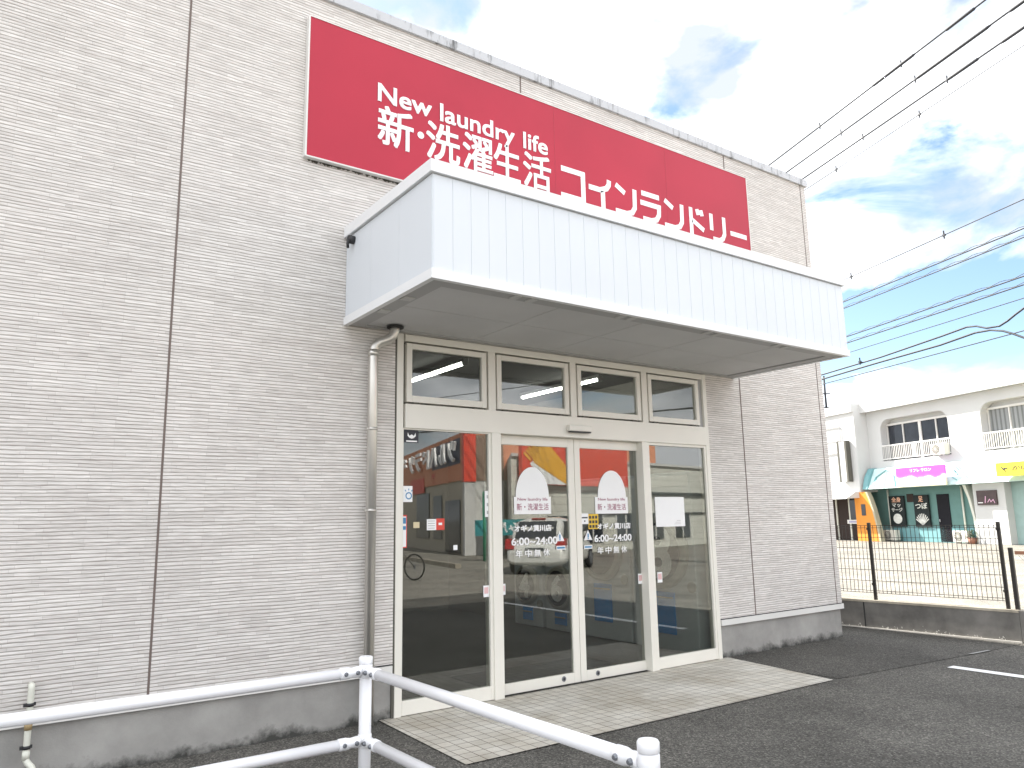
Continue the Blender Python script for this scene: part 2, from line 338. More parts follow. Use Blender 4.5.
def tag(o, label=None, cat=None, group=None, kind=None):
    if label: o['label'] = label
    if cat: o['category'] = cat
    if group: o['group'] = group
    if kind: o['kind'] = kind
    return o
def thing(name, label, cat, loc=(0,0,0), rz=0, group=None):
    o = bpy.data.objects.new(name, None); COL.objects.link(o); o.empty_display_size = .2
    o.location = loc; o.rotation_euler = (0, 0, rz); return tag(o, label, cat, group)
def struct(o): o['kind'] = 'structure'; return o
def copy_tree(o, parent=None):
    c = o.copy(); COL.objects.link(c)
    if parent: c.parent = parent
    for ch in list(o.children): copy_tree(ch, c)
    return c
_txt = {}
def text_into(mb, body, x0, x1, z0, z1, y, depth=.002, bold=0, mirror=False, slant=0):
    """characters as thin solid lettering on the plane facing -y, fitted to a rectangle"""
    key = (body, bold, slant)
    if key not in _txt:
        c = bpy.data.curves.new('lettering', 'FONT'); c.body = body; c.offset = bold; c.shear = slant; c.resolution_u = 4
        o = bpy.data.objects.new('lettering', c); COL.objects.link(o); bpy.context.view_layer.update()
        me = bpy.data.meshes.new_from_object(o.evaluated_get(bpy.context.evaluated_depsgraph_get()))
        V = [v.co.copy() for v in me.vertices]; F = [tuple(p.vertices) for p in me.polygons]
        bpy.data.objects.remove(o); bpy.data.curves.remove(c); bpy.data.meshes.remove(me); _txt[key] = (V, F)
    V, F = _txt[key]
    xa = min(v.x for v in V); xb = max(v.x for v in V); ya = min(v.y for v in V); yb = max(v.y for v in V)
    b = bmesh.new(); vs = []
    for v in V:
        h = (v.x-xa)/(xb-xa)
        if mirror: h = 1-h
        vs.append(b.verts.new((x0+h*(x1-x0), y, z0+(v.y-ya)/(yb-ya)*(z1-z0))))
    for q in F:
        try: b.faces.new([vs[i] for i in q])
        except ValueError: pass
    bmesh.ops.remove_doubles(b, verts=b.verts[:], dist=1e-5)
    bmesh.ops.recalc_face_normals(b, faces=b.faces[:])
    for fc in b.faces:
        if fc.normal.y > 0: fc.normal_flip()
    g = bmesh.ops.extrude_face_region(b, geom=b.faces[:])
    for v in g['geom']:
        if isinstance(v, bmesh.types.BMVert): v.co.y -= depth
    mb.merge(b); return mb
def bold_text(mb, body, x0, x1, z0, z1, y, d=.008, depth=.003):
    """heavier lettering: the same glyphs laid four times, each a hair off and a hair prouder"""
    for i, (dx, dz) in enumerate(((-1, -1), (1, -1), (-1, 1), (1, 1), (0, 0))):
        text_into(mb, body, x0+d+dx*d, x1-d+dx*d, z0+d+dz*d, z1-d+dz*d, y, depth+.0006*i)
def stroke(mb, pts, w, y0, y1):
    """one brush stroke of even width with mitred turns, in the x-z plane"""
    pts = [Vector((p[0], p[1])) for p in pts]; n = len(pts); L = []; Rr = []
    for i in range(n):
        d1 = (pts[i]-pts[i-1]).normalized() if i else (pts[1]-pts[0]).normalized()
        d2 = (pts[i+1]-pts[i]).normalized() if i < n-1 else d1
        nn = Vector((-d1.y-d2.y, d1.x+d2.x)).normalized(); k = w/2/max(.35, nn.dot(Vector((-d1.y, d1.x))))
        L.append(pts[i]+nn*k); Rr.append(pts[i]-nn*k)
    poly = L + Rr[::-1]
    for i in range(n-1):
        q = [L[i], L[i+1], Rr[i+1], Rr[i]]
        A = [mb.bm.verts.new((p.x, y0, p.y)) for p in q]; B = [mb.bm.verts.new((p.x, y1, p.y)) for p in q]
        mb.bm.faces.new(A); mb.bm.faces.new(B[::-1])
        for a in (0, 2): mb.bm.faces.new((A[a], B[a], B[(a+1)%4], A[(a+1)%4]))
        if i == 0: mb.bm.faces.new((A[3], B[3], B[0], A[0]))
        if i == n-2: mb.bm.faces.new((A[1], B[1], B[2], A[2]))

# ------------------------------------------------------------------ ground
def sheet(name, poly, z, m):
    mb = MB(); mb.bm.faces.new([mb.bm.verts.new((x, y, 0)) for x, y in poly])
    for fc in mb.bm.faces:
        fc.normal_update()
        if fc.normal.z < 0: fc.normal_flip()
    o = mb.build(name, m, loc=(0, 0, z), recalc=False); return struct(o)
sheet('road', [(-900, -900), (900, -900), (900, 900), (-900, 900)], -.012, M['road'])  # covers the far lot too, lightened in colour to mirror as sunlit ground
sheet('parking_lot', [(-30, -8.2), (9.6, -8.2), (10.22, -1.7), (10.0, 1.0), (9.4, 14), (-30, 14)], -.008, M['asph'])
sheet('asphalt_patch', [(6.845, -1.36), (9.2, -1.58), (10.18, -1.62), (9.99, .9), (9.3, .9), (6.845, .1)], -.004, M['asphpatch'])
sheet('entrance_paving', [(2.75, .02), (2.72, -1.335), (6.745, -1.365), (6.93, .02)], 0, M['tiles'])
mk = MB()
mk.bm.faces.new([mk.bm.verts.new(p) for p in ((8.13, -1.74, 0), (8.26, -1.74, 0), (8.32, -6.5, 0), (8.19, -6.5, 0))])
struct(mk.build('painted_parking_line', M['marking'], loc=(0, 0, -.003)))
mk = MB()
mk.bm.faces.new([mk.bm.verts.new(p) for p in ((9.02, -1.53, 0), (9.05, -1.57, 0), (9.42, -1.60, 0), (9.42, -1.565, 0))])
struct(mk.build('faded_paint_mark', mat('faded_grey_paint', (.26, .26, .25), .8, var=.25, vscale=12), loc=(0, 0, .001)))

# ------------------------------------------------------------------ laundry building
B = thing('laundry_building', 'beige ribbed single storey laundry building with white canopy over its glass entrance', 'building')
XR, XL, YB, ZT = 9.17, -9.0, 9.0, 6.06
w = MB()
w.box(XL, 2.852, 0, .16, .414, ZT); w.box(6.82, XR, 0, .16, .414, ZT); w.box(2.852, 6.82, 0, .16, 3.155, ZT)
w.box(XR-.16, XR, .16, YB, .40, ZT); w.box(XL, XL+.16, .16, YB, .40, ZT); w.box(XL+.16, XR-.16, YB-.16, YB, .40, ZT)
w.build('wall', M['siding'], B)
w = MB()
w.box(XL, 2.845, .02, .16, -.05, .345); w.box(6.835, XR-.02, .02, .16, -.05, .345)
w.box(XR-.16, XR-.02, .16, YB, -.05, .345); w.box(XL, XL+.14, .16, YB, -.05, .345); w.box(XL+.14, XR-.16, YB-.14, YB, -.05, .345)
w.build('plinth', M['plinth'], B)
w = MB()
w.box(XL, 2.845, -.014, .018, .342, .402); w.box(6.83, XR+.014, -.014, .018, .342, .402); w.box(XR-.018, XR+.014, .018, YB, .342, .402)
w.build('flashing_strip', M['flash'], B)
w = MB(); w.box(XL, 2.845, .004, .1, .402, .415); w.box(6.83, XR-.004, .004, .1, .402, .415); w.build('starter_gap', M['dark'], B)
w = MB()
w.box(XL-.02, XR+.03, -.03, .2, ZT, 6.155); w.box(XR-.2, XR+.03, .2, YB, ZT, 6.155); w.box(XL-.02, XL+.2, .2, YB, ZT, 6.155); w.box(XL+.2, XR-.2, YB-.2, YB, ZT, 6.155)
w.build('roof_coping', M['coping'], B)
w = MB(); w.box(XL+.16, XR-.16, .16, YB-.16, 5.7, 5.85); w.build('roof', M['soffitrim'], B)
for x in (-5.34, -2.14, 1.052, 4.25, 7.44):
    w = MB(); w.box(x-.0075, x+.0075, -.003, .002, .41 if x != 4.25 else 3.16, ZT); w.build('expansion_joint', M['joint'], B)
w = MB(); w.box(9.055, 9.067, -.003, .002, .41, ZT); w.build('corner_joint', M['joint'], B)
w = MB(); w.box(2.846, 2.867, .004, .1, 0, 3.15); w.build('frame_sealant', M['gasket'], B)

# canopy: white panelled box round a grey soffit
cp = MB()
CX0, CX1, CY, CZ0, CZ1 = 2.385, 7.33, -1.49, 3.15, 4.0
cp.box(CX0+.003, CX1-.003, CY+.0025, -.002, CZ0+.07, CZ1-.095)
cp_o = cp.build('canopy', M['panel'], B)
ed = [CX0+.012 + .15*i for i in range(40)]
w = MB()
for i in range(len(ed)-1):
    if ed[i] >= CX1-.03: break
    w.box(ed[i]+.0016, min(ed[i+1], CX1-.012)-.0016, CY, CY+.008, CZ0+.072, CZ1-.1)
for i in range(3):
    y0 = CY+.012+.49*i; w.box(CX0, CX0+.008, y0+.0012, y0+.4888, CZ0+.072, CZ1-.1); w.box(CX1-.008, CX1, y0+.0012, y0+.4888, CZ0+.072, CZ1-.1)
w.build('fascia_panel', M['panel'], cp_o)
w = MB(); t = .025
w.box(CX0-t, CX1+t, CY-t, CY+.02, CZ1-.09, CZ1); w.box(CX0-t, CX0+.02, CY+.02, -.002, CZ1-.09, CZ1); w.box(CX1-.02, CX1+t, CY+.02, -.002, CZ1-.09, CZ1)
w.box(CX0-.012, CX1+.012, CY-.012, CY+.03, CZ0, CZ0+.068); w.box(CX0-.012, CX0+.03, CY+.03, -.002, CZ0, CZ0+.068); w.box(CX1-.03, CX1+.012, CY+.03, -.002, CZ0, CZ0+.068)
w.build('canopy_edge_trim', M['trimw'], cp_o)
w = MB(); w.box(CX0+.02, CX1-.02, CY+.02, -.002, CZ1-.096, CZ1-.006); w.build('canopy_roof', M['soffitrim'], cp_o)
w = MB()
xs = [CX0+.16, 3.62, 4.53, 5.44, 6.35, CX1-.16]
for i in range(5):
    for y0, y1 in ((CY+.16, -.72), (-.72, -.05)): w.box(xs[i]+.004, xs[i+1]-.004, y0+.004, y1-.004, CZ0+.02, CZ0+.05)
w.build('soffit', M['soffit'], cp_o)
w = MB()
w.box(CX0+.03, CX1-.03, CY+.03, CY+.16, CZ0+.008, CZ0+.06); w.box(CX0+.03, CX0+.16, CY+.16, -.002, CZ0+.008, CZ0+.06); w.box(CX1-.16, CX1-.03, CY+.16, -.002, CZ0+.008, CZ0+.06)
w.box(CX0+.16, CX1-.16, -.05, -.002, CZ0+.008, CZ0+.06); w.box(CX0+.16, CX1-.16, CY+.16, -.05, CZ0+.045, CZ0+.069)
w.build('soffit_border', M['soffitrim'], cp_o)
for x in (3.1, 3.25, 4.15, 4.27, 5.2, 5.33, 6.2, 6.34):  # added plates, standing in for light reflections on the fascia lip
    w = MB(); w.box(x, x+.06, CY+.045, CY+.13, CZ0-.002, CZ0+.0075); w.build('glint_plate', M['clip'], cp_o)
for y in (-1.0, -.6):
    w = MB(); w.box(CX0+.045, CX0+.13, y, y+.08, CZ0-.002, CZ0+.0075); w.build('glint_plate', M['clip'], cp_o)
w = MB(); w.tube([(CX0+.01, -.16, 3.845), (CX0-.05, -.16, 3.845)], .035, 14); w.tube([(CX0-.05, -.16, 3.845), (CX0-.055, -.16, 3.81), (CX0-.05, -.155, 3.77)], .012, 8)
w.build('vent_cap', M['black'], cp_o)

# entrance frame
fr = MB(); FY0, FY1 = -.006, .10
fr.box(2.868, 2.93, FY0, FY1, 0, 3.15, .003); fr.box(6.762, 6.822, FY0, FY1, 0, 3.15, .003)
fr.box(2.945, 6.762, FY0, FY1, 3.088, 3.149, .003)
fr.box(2.945, 6.762, FY0-.012, FY1, 2.325, 2.535, .004)
for x0, x1 in ((3.83, 3.93), (5.743, 5.845)): fr.box(x0, x1, FY0-.008, FY1+.03, .0, 2.325, .003)
for x0, x1 in ((3.805, 3.885), (4.79, 4.865), (5.785, 5.865)): fr.box(x0, x1, FY0, FY1, 2.535, 3.088, .002)
fr_o = fr.build('entrance_frame', M['alu'], B)
w = MB()
for x0, x1 in ((2.945, 3.805), (3.885, 4.79), (4.865, 5.785), (5.865, 6.762)):
    w.box(x0, x1, .052, .06, 2.535, 2.60); w.box(x0, x1, .052, .06, 3.02, 3.088); w.box(x0, x0+.05, .052, .06, 2.60, 3.02); w.box(x1-.05, x1, .052, .06, 2.60, 3.02)
w.build('gasket', M['gasket'], fr_o)
def sash(name, x0, x1, z0, z1, fl, frr, fb, ft, y0, y1, pane_y, parent=B, lab=None):
    s = MB()
    s.box(x0, x0+fl, y0, y1, z0, z1, .003); s.box(x1-frr, x1, y0, y1, z0, z1, .003)
    s.box(x0+fl, x1-frr, y0, y1, z0, z0+fb, .003); s.box(x0+fl, x1-frr, y0, y1, z1-ft, z1, .003)
    o = s.build(name, M['alu'], parent)
    if lab: o['label'] = lab
    p = MB(); p.box(x0+fl-.004, x1-frr+.004, pane_y, pane_y+.006, z0+fb-.004, z1-ft+.004); p.build('pane', M['glass'], o)
    return o
for x0, x1 in ((2.962, 3.787), (3.903, 4.77), (4.885, 5.765), (5.885, 6.69)):
    o = sash('transom_window', x0, x1, 2.553, 3.072, .052, .052, .058, .048, -.004, .045, .02)
    w = MB(); w.box(x0+.06, x0+.12, -.012, .03, 2.537, 2.552); w.box(x1-.14, x1-.08, -.012, .03, 2.537, 2.552); w.build('hinge', M['gasket'], o)
w = MB(); w.box(6.70, 6.762, .02, .05, 2.54, 3.085); w.build('side_gap_cover', M['soffitrim'], fr_o)
fp1 = sash('fixed_window', 2.93, 3.83, .004, 2.325, .008, .03, .112, .012, .0, .06, .022)
fp2 = sash('fixed_window', 5.845, 6.762, .004, 2.325, .012, .03, .112, .03, .0, .06, .022)
DY0, DY1, DP = .072, .112, .088
d1 = sash('sliding_door', 3.915, 4.868, .003, 2.322, .075, .078, .092, .088, DY0, DY1, DP)
d2 = sash('sliding_door', 4.874, 5.83, .003, 2.322, .072, .07, .092, .088, DY0, DY1, DP)
for d, x in ((d1, 4.66), (d2, 5.083)):
    w = MB(); w.tube([(x, DY0-.006, .056), (x, DY0+.01, .056)], .024, 18); w.build('lock', M['bolt'], d)
    k = MB(); k.tube([(x, DY0-.009, .056), (x, DY0-.005, .056)], .012, 12); k.build('lock_core', M['black'], d)
w = MB(); w.box(4.71, 5.0, -.07, -.02, 2.385, 2.445, .008); o = w.build('door_sensor', M['alu'], B)
k = MB(); k.box(4.725, 4.985, -.072, -.03, 2.372, 2.384); k.build('sensor_lens', M['black'], o)

# door lettering and stickers (film on the door glass)
DS = DP - .003
M['maroon'] = mat('maroon_print', (.30, .06, .12), .6)
def door_print(d, A, Bx, L1, L2, L3):
    s = MB()
    zc = A[2]; cx = (A[0]+A[1])/2; hw = (A[1]-A[0])/2; hh = A[3]-A[2]
    poly = [(Bx[0], Bx[2]), (Bx[1], Bx[2]), (Bx[1], Bx[3]), (A[1], Bx[3])] + [(cx+hw*math.cos(R(t)), zc+hh*math.sin(R(t))) for t in range(6, 178, 6)] + [(A[0], Bx[3]), (Bx[0], Bx[3])]
    s.prism(poly, 'y', DS-.0015, DS); o = s.build('arched_sticker', M['paper'], d)
    q = MB(); text_into(q, '新・洗濯生活', Bx[0]+.03, Bx[1]-.03, Bx[2]+.035, Bx[2]+.1, DS-.002, .001, .004)
    text_into(q, 'New laundry life', Bx[0]+.04, Bx[1]-.04, Bx[3]-.045, Bx[3]-.008, DS-.002, .001, .004); q.build('sticker_print', M['maroon'], o)
    q = MB(); bold_text(q, 'オギノ貫川店', *L1, DS-.0004, .0022, .0008); q.build('shop_name_lettering', M['letter'], d)
    q = MB(); bold_text(q, '6:00~24:00', *L2, DS-.0004, .0022, .0008); q.build('opening_hours', M['letter'], d)
    q = MB()
    for i, ch in enumerate('年中無休'):
        ww = (L3[1]-L3[0])/3.9; text_into(q, ch, L3[0]+i*ww*.97, L3[0]+i*ww*.97+ww*.72, L3[2], L3[3], DS-.001, .001, .014)
    q.build('open_all_year_lettering', M['letter'], d)
door_print(d1, (4.154, 4.548, 1.747, 2.03), (4.133, 4.571, 1.585, 1.747), (4.133, 4.569, 1.422, 1.484), (4.096, 4.639, 1.298, 1.368), (4.139, 4.573, 1.188, 1.257))
door_print(d2, (5.179, 5.568, 1.746, 2.018), (5.138, 5.589, 1.578, 1.746), (5.157, 5.613, 1.422, 1.484), (5.112, 5.62, 1.298, 1.368), (5.146, 5.579, 1.18, 1.25))
M['yellow'] = mat('yellow_print', (.72, .47, .04), .6); M['ink'] = mat('black_ink', (.03, .03, .04), .6); M['blue'] = mat('blue_print', (.05, .22, .42), .5)
M['redprint'] = mat('red_print', (.62, .06, .04), .55); M['lilac'] = mat('lilac_plastic', (.36, .34, .50), .5); M['cream'] = mat('cream_card', (.62, .53, .34), .7)
def card(name, label, cat, x0, x1, z0, z1, y, m, extra=(), parent=None):
    s = MB(); s.box(x0, x1, y-.0015, y, z0, z1); o = s.build(name, m, parent)
    if label: tag(o, label, cat)
    for nm, mm, fn in extra:
        k = MB(); fn(k); k.build(nm, mm, o)
    return o
PY = .019
tri = lambda k, cx, z0, h: (stroke(k, [(cx-.045, z0), (cx, z0+h), (cx+.045, z0), (cx-.045, z0)], .014, DS-.002, DS-.001), k.box(cx-.006, cx+.006, DS-.002, DS-.001, z0+.02, z0+.055))
for d, cx, bx in ((d1, 4.67, (4.624, 4.735, 1.24, 1.278)), (d2, 5.03, (4.972, 5.08, 1.236, 1.272))):
    k = MB(); k.prism([(cx-.055, 1.322), (cx+.055, 1.322), (cx, 1.42)], 'y', DS-.0015, DS); o = k.build('warning_sticker', M['paper'], d)
    k = MB(); k.box(cx-.008, cx+.008, DS-.003, DS-.0018, 1.345, 1.385); k.box(cx-.008, cx+.008, DS-.003, DS-.0018, 1.33, 1.34); k.build('warning_mark', M['blue'], o)
    k = MB(); k.box(bx[0], bx[1], DS-.0015, DS, bx[2], bx[3]); o = k.build('blue_white_sticker', M['paper'], d)
    k = MB(); k.box(bx[0]+.008, bx[1]-.008, DS-.0025, DS-.0018, bx[2]+.01, bx[3]-.01); k.build('sticker_band', M['blue'], o)
for p, x0, x1, z0, z1, y in ((fp1, 3.739, 3.798, .867, .966, PY), (d1, 3.991, 4.02, .865, .962, DS), (d2, 5.69, 5.756, .856, .958, DS), (fp2, 5.905, 5.975, .859, .965, PY)):
    k = MB(); k.box(x0, x1, y-.0015, y, z0, z1); o = k.build('small_caution_sticker', M['paper'], p)
    k = MB(); k.box(x0+.008, x1-.008, y-.0025, y-.0018, z0+.03, z1-.015); k.build('sticker_print', mat('pale_pink_print', (.7, .45, .45), .6), o)
k = MB(); k.box(5.04, 5.173, DS-.0015, DS, 1.428, 1.576); o = k.build('yellow_sticker', M['yellow'], d2)
k = MB()
for i in range(3):
    for j in range(3): k.box(5.05+j*.04, 5.078+j*.04, DS-.0025, DS-.0018, 1.44+i*.045, 1.468+i*.045)
k.build('sticker_print', M['ink'], o)
k = MB(); k.box(4.946, 5.042, DS-.0015, DS, 1.479, 1.583); o = k.build('white_notice', M['paper'], d2)
k = MB(); k.box(4.955, 5.03, DS-.0025, DS-.0018, 1.535, 1.548); k.box(4.985, 5.0, DS-.0025, DS-.0018, 1.5, 1.515); k.build('sticker_print', M['ink'], o)
# left fixed window
k = MB(); k.box(2.94, 3.087, PY-.0015, PY, 2.205, 2.313); o = k.build('security_sticker', M['ink'], fp1)
k = MB(); k.prism([(2.985, 2.29), (3.0, 2.262), (3.022, 2.275), (3.044, 2.262), (3.059, 2.29), (3.062, 2.262), (3.043, 2.245), (3.022, 2.238), (3.0, 2.245), (2.982, 2.262)], 'y', PY-.0026, PY-.0017)
k.box(2.97, 3.074, PY-.0026, PY-.0017, 2.21, 2.222); k.build('emblem', M['letter'], o)
k = MB(); k.box(2.94, 3.032, PY-.0015, PY, 1.70, 1.834); o = k.build('no_smoking_sticker', M['paper'], fp1)
k = MB(); pts = arc_pts(2.997, 1.752, .026, 0, 360, 20)
for i in range(20): stroke(k, [pts[i], pts[i+1]], .01, PY-.0026, PY-.0017)
for a in (55, 90, 125): stroke(k, [(2.997+.045*math.cos(R(a)), 1.752+.045*math.sin(R(a))), (2.997+.06*math.cos(R(a)), 1.752+.06*math.sin(R(a)))], .008, PY-.0026, PY-.0017)
k.build('emblem', M['blue'], o)
k = MB(); k.box(2.94, 2.982, PY-.0015, PY, 1.321, 1.592); o = k.build('notice_poster', M['redprint'], fp1)
k = MB(); k.box(2.942, 2.974, PY-.0026, PY-.0017, 1.33, 1.58); q = k.build('poster_sheet', M['paper'], o)
k = MB(); k.box(2.944, 2.972, PY-.0036, PY-.0028, 1.52, 1.57); k.box(2.944, 2.972, PY-.0036, PY-.0028, 1.47, 1.50); k.build('poster_picture', M['blue'], o)
k = MB(); k.box(3.172, 3.344, PY-.0015, PY, 1.461, 1.554); o = k.build('opening_notice', M['paper'], fp1)
k = MB(); k.box(3.263, 3.344, PY-.0026, PY-.0017, 1.461, 1.558); k.build('red_half', M['redprint'], o)
k = MB(); k.box(3.285, 3.32, PY-.0036, PY-.0028, 1.502, 1.522)
k.build('white_mark', M['letter'], o)
k = MB()
for i in range(4): k.box(3.182, 3.25, PY-.0026, PY-.0017, 1.475+i*.02, 1.481+i*.02)
k.build('sticker_print', M['soffitrim'], o)
k = MB(); k.box(3.765, 3.82, PY-.0015, PY, 1.564, 1.797); o = k.build('vertical_notice', M['paper'], fp1)
k = MB()
for i in range(3): k.box(3.785, 3.8, PY-.0026, PY-.0017, 1.59+i*.07, 1.62+i*.07)
k.build('sticker_print', M['soffitrim'], o)
k = MB(); k.box(5.924, 6.37, PY-.0015, PY, 1.431, 1.745); o = k.build('blank_white_poster', M['paper'], fp2)
k = MB()
for i in range(3): k.box(6.2+.02*i, 6.3, PY-.0026, PY-.0017, 1.455+i*.018, 1.459+i*.018)
k.build('sticker_print', M['soffitrim'], o)

k = MB(); k.box(3.043, 3.10, PY-.0015, PY, 1.482, 1.532); k.build('beige_card', M['cream'], fp1)
k = MB(); k.box(3.434, 3.474, PY-.0015, PY, 1.286, 1.328); k.build('small_white_tag', M['paper'], fp1)
# ------------------------------------------------------------------ sign board
sg = thing('sign_board', 'long crimson sign board with white lettering mounted high on the beige wall', 'sign', (1.995, 0, 4.545))
w = MB(); w.box(0, 5.79, -.055, -.008, 0, 1.275); w.build('panel', M['red'], sg)
w = MB(); w.box(-.014, 0, -.06, -.002, -.01, 1.285); w.box(5.79, 5.802, -.06, -.002, -.01, 1.285); w.box(0, 5.79, -.06, -.002, -.012, 0); w.box(0, 5.79, -.06, -.002, 1.275, 1.287)
w.build('edge_frame', M['flash'], sg)
w = MB(); w.box(2.64, 2.643, -.0562, -.054, .002, 1.273); w.box(4.3, 4.303, -.0562, -.054, .002, 1.273); w.build('panel_seam', mat('seam_red', (.36, .03, .05), .4), sg)
w = MB()
for body, x0, x1, z0, z1 in (('New', .632, 1.18, .69, .868), ('laundry', 1.268, 2.127, .633, .872), ('life', 2.233, 2.546, .688, .872)): bold_text(w, body, x0, x1, z0, z1, -.0565, .0045)
w.build('latin_lettering', M['letter'], sg)
w = MB()
for ch, x0, x1 in (('新', .635, .99), ('洗', 1.12, 1.485), ('濯', 1.515, 1.86), ('生', 1.868, 2.19), ('活', 2.225, 2.58)): bold_text(w, ch, x0, x1, .285, .665, -.0565, .006)
w.tube([(1.065, -.0565, .485), (1.065, -.0595, .485)], .034, 20)
w.build('kanji_lettering', M['letter'], sg)
KANA = {'コ': [[(.02,.94),(.88,.94),(.88,0)], [(0,.1),(.78,.1)]],
 'イ': [[(0,.62),(.48,.62),(.74,.72),(.84,.86),(.86,1.02)], [(.58,.6),(.58,0)]],
 'ン': [[(.03,.96),(.42,.76)], [(.0,.1),(.5,.1),(.72,.18),(.84,.36),(.86,.98)]],
 'ラ': [[(.06,.96),(.88,.96)], [(0,.63),(.86,.63),(.84,.36),(.72,.18),(.5,.1),(.1,.1)]],
 'ド': [[(.2,1),(.2,0)], [(.26,.56),(.84,.3)], [(.52,1),(.58,.8)], [(.72,1),(.78,.8)]],
 'リ': [[(.14,1),(.14,.4)], [(.82,1),(.82,.38),(.72,.2),(.55,.1),(.2,.1)]],
 'ー': [[(.05,.5),(.95,.5)]]}
w = MB()
for i, ch in enumerate('コインランドリー'):
    x0 = 2.71 + i*.383
    for st in KANA[ch]: stroke(w, [(x0+p[0]*.345, .27+p[1]*.355) for p in st], .06, -.0595, -.0565)
w.build('bold_lettering', M['letter'], sg)
# moss under the sign's lower edge
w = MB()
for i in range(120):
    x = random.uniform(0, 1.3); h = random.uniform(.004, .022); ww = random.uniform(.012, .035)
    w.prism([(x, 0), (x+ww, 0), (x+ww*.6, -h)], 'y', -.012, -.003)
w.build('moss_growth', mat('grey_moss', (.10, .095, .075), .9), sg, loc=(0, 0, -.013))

# ------------------------------------------------------------------ pipes on the wall
dp = thing('downpipe', 'brushed steel rain downpipe bending into the canopy left of the entrance', 'pipe', (2.612, -.075, 0))
def bez(p0, p1, p2, n=6): return [tuple((1-t)**2*a+2*t*(1-t)*b+t*t*c for a, b, c in zip(p0, p1, p2)) for t in (i/n for i in range(n+1))]
w = MB()
w.tube([(0, 0, .0), (0, 0, 2.92)] + bez((0, 0, 2.93), (0, 0, 2.99), (.055, -.025, 3.025)) + bez((.08, -.035, 3.035), (.165, -.07, 3.06), (.165, -.07, 3.165)), .041, 18)
w.build('pipe', M['steelpipe'], dp)
for z in (1.62, 2.28):
    k = MB(); k.tube([(0, 0, z), (0, 0, z+.022)], .045, 18); k.box(-.008, .008, 0, .072, z+.002, z+.02); k.box(-.05, -.03, -.006, .02, z+.002, z+.02); k.build('bracket', M['steelpipe'], dp)
k = MB(); k.tube([(.165, -.07, 3.148), (.165, -.07, 3.162)], .072, 18); k.build('collar', M['dark'], dp)
k = MB(); k.tube([(0, 0, 2.90), (0, 0, 2.955)], .045, 18); k.build('socket', M['steelpipe'], dp)
pv = thing('drain_pipe', 'thin cream plastic drain pipe with black clips at the wall foot', 'pipe', (.378, -.07, 0))
w = MB(); w.tube([(0, .07, .585), (0, .02, .587)] + bez((0, .015, .587), (0, 0, .587), (0, 0, .57)) + [(0, 0, .19)] + bez((0, 0, .185), (0, 0, .15), (.03, -.03, .13)) + [(.06, -.06, .07), (.062, -.062, 0)], .0185, 14); w.build('pipe', M['pvc'], pv)
for z in (.47, .225):
    k = MB(); k.tube([(0, 0, z), (0, 0, z+.02)], .0225, 14); k.box(-.036, -.012, -.01, .012, z, z+.018); k.box(.012, .03, -.006, .006, z+.004, z+.022); k.box(-.006, .006, 0, .07, z+.003, z+.015); k.build('clip', M['black'], pv)
k = MB(); k.tube([(0, 0, .335), (0, 0, .375)], .022, 14); k.build('joint_sleeve', M['brown'], pv)
k = MB(); k.tube([(0, 0, .165), (0, 0, .215)], .0215, 14); k.build('elbow_socket', M['pvc'], pv)

# ------------------------------------------------------------------ pipe guard rail
gr = thing('guard_rail', 'white steel pipe guard rail with bolted joints in front of the entrance', 'guard rail', (1.861, -1.676, 0))
PA, PB, PC = Vector((0, 0, 0)), Vector((.069, -2.127, 0)), Vector((-2.128, .0, 0)); PD = Vector((-4.25, 0, 0))
for P in (PA, PB, PC, PD):
    k = MB(); k.tube([P, P+Vector((0, 0, .775))], .034, 24); po = k.build('post', M['railw'], gr)
    k = MB(); k.tube([P+Vector((0, 0, .765)), P+Vector((0, 0, .768)), P+Vector((0, 0, .797)), P+Vector((0, 0, .804))], [.036, .0385, .0385, .034], 24); k.build('post_cap', M['railw'], po)
    for zc in (.727, .363):
        k = MB(); k.tube([P+Vector((0, 0, zc-.035)), P+Vector((0, 0, zc-.032)), P+Vector((0, 0, zc+.032)), P+Vector((0, 0, zc+.035))], [.0345, .0375, .0375, .0345], 24); k.build('collar', M['railw'], po)
for a, b in ((PA, PB), (PA, PC), (PC, PD)):
    d = (b-a).normalized(); n = Vector((-d.y, d.x, 0))
    side = n if n.dot(Vector((1.86, -1.68, 0))-Vector((0, -5.78, 0))) < 0 else -n
    for zc in (.727, .363):
        z = Vector((0, 0, zc)); k = MB(); k.tube([a+d*.10+z, b-d*.10+z], .0285, 20); ro = k.build('rail', M['railw'], gr)
        for e, s in ((a, 1), (b, -1)):
            k = MB(); k.tube([e+d*s*.032+z, e+d*s*.05+z, e+d*s*.085+z, e+d*s*.11+z, e+d*s*.15+z, e+d*s*.155+z], [.030, .030, .026, .032, .032, .029], 20); k.build('end_bracket', M['railw'], ro)
            for q in (.058, .128):
                c = e+d*s*q+z; k = MB(); k.tube([c+side*.022, c+side*.034, c+side*.042], [.0125, .0125, .008], 8, smooth=False); k.build('bolt', M['bolt'], ro)

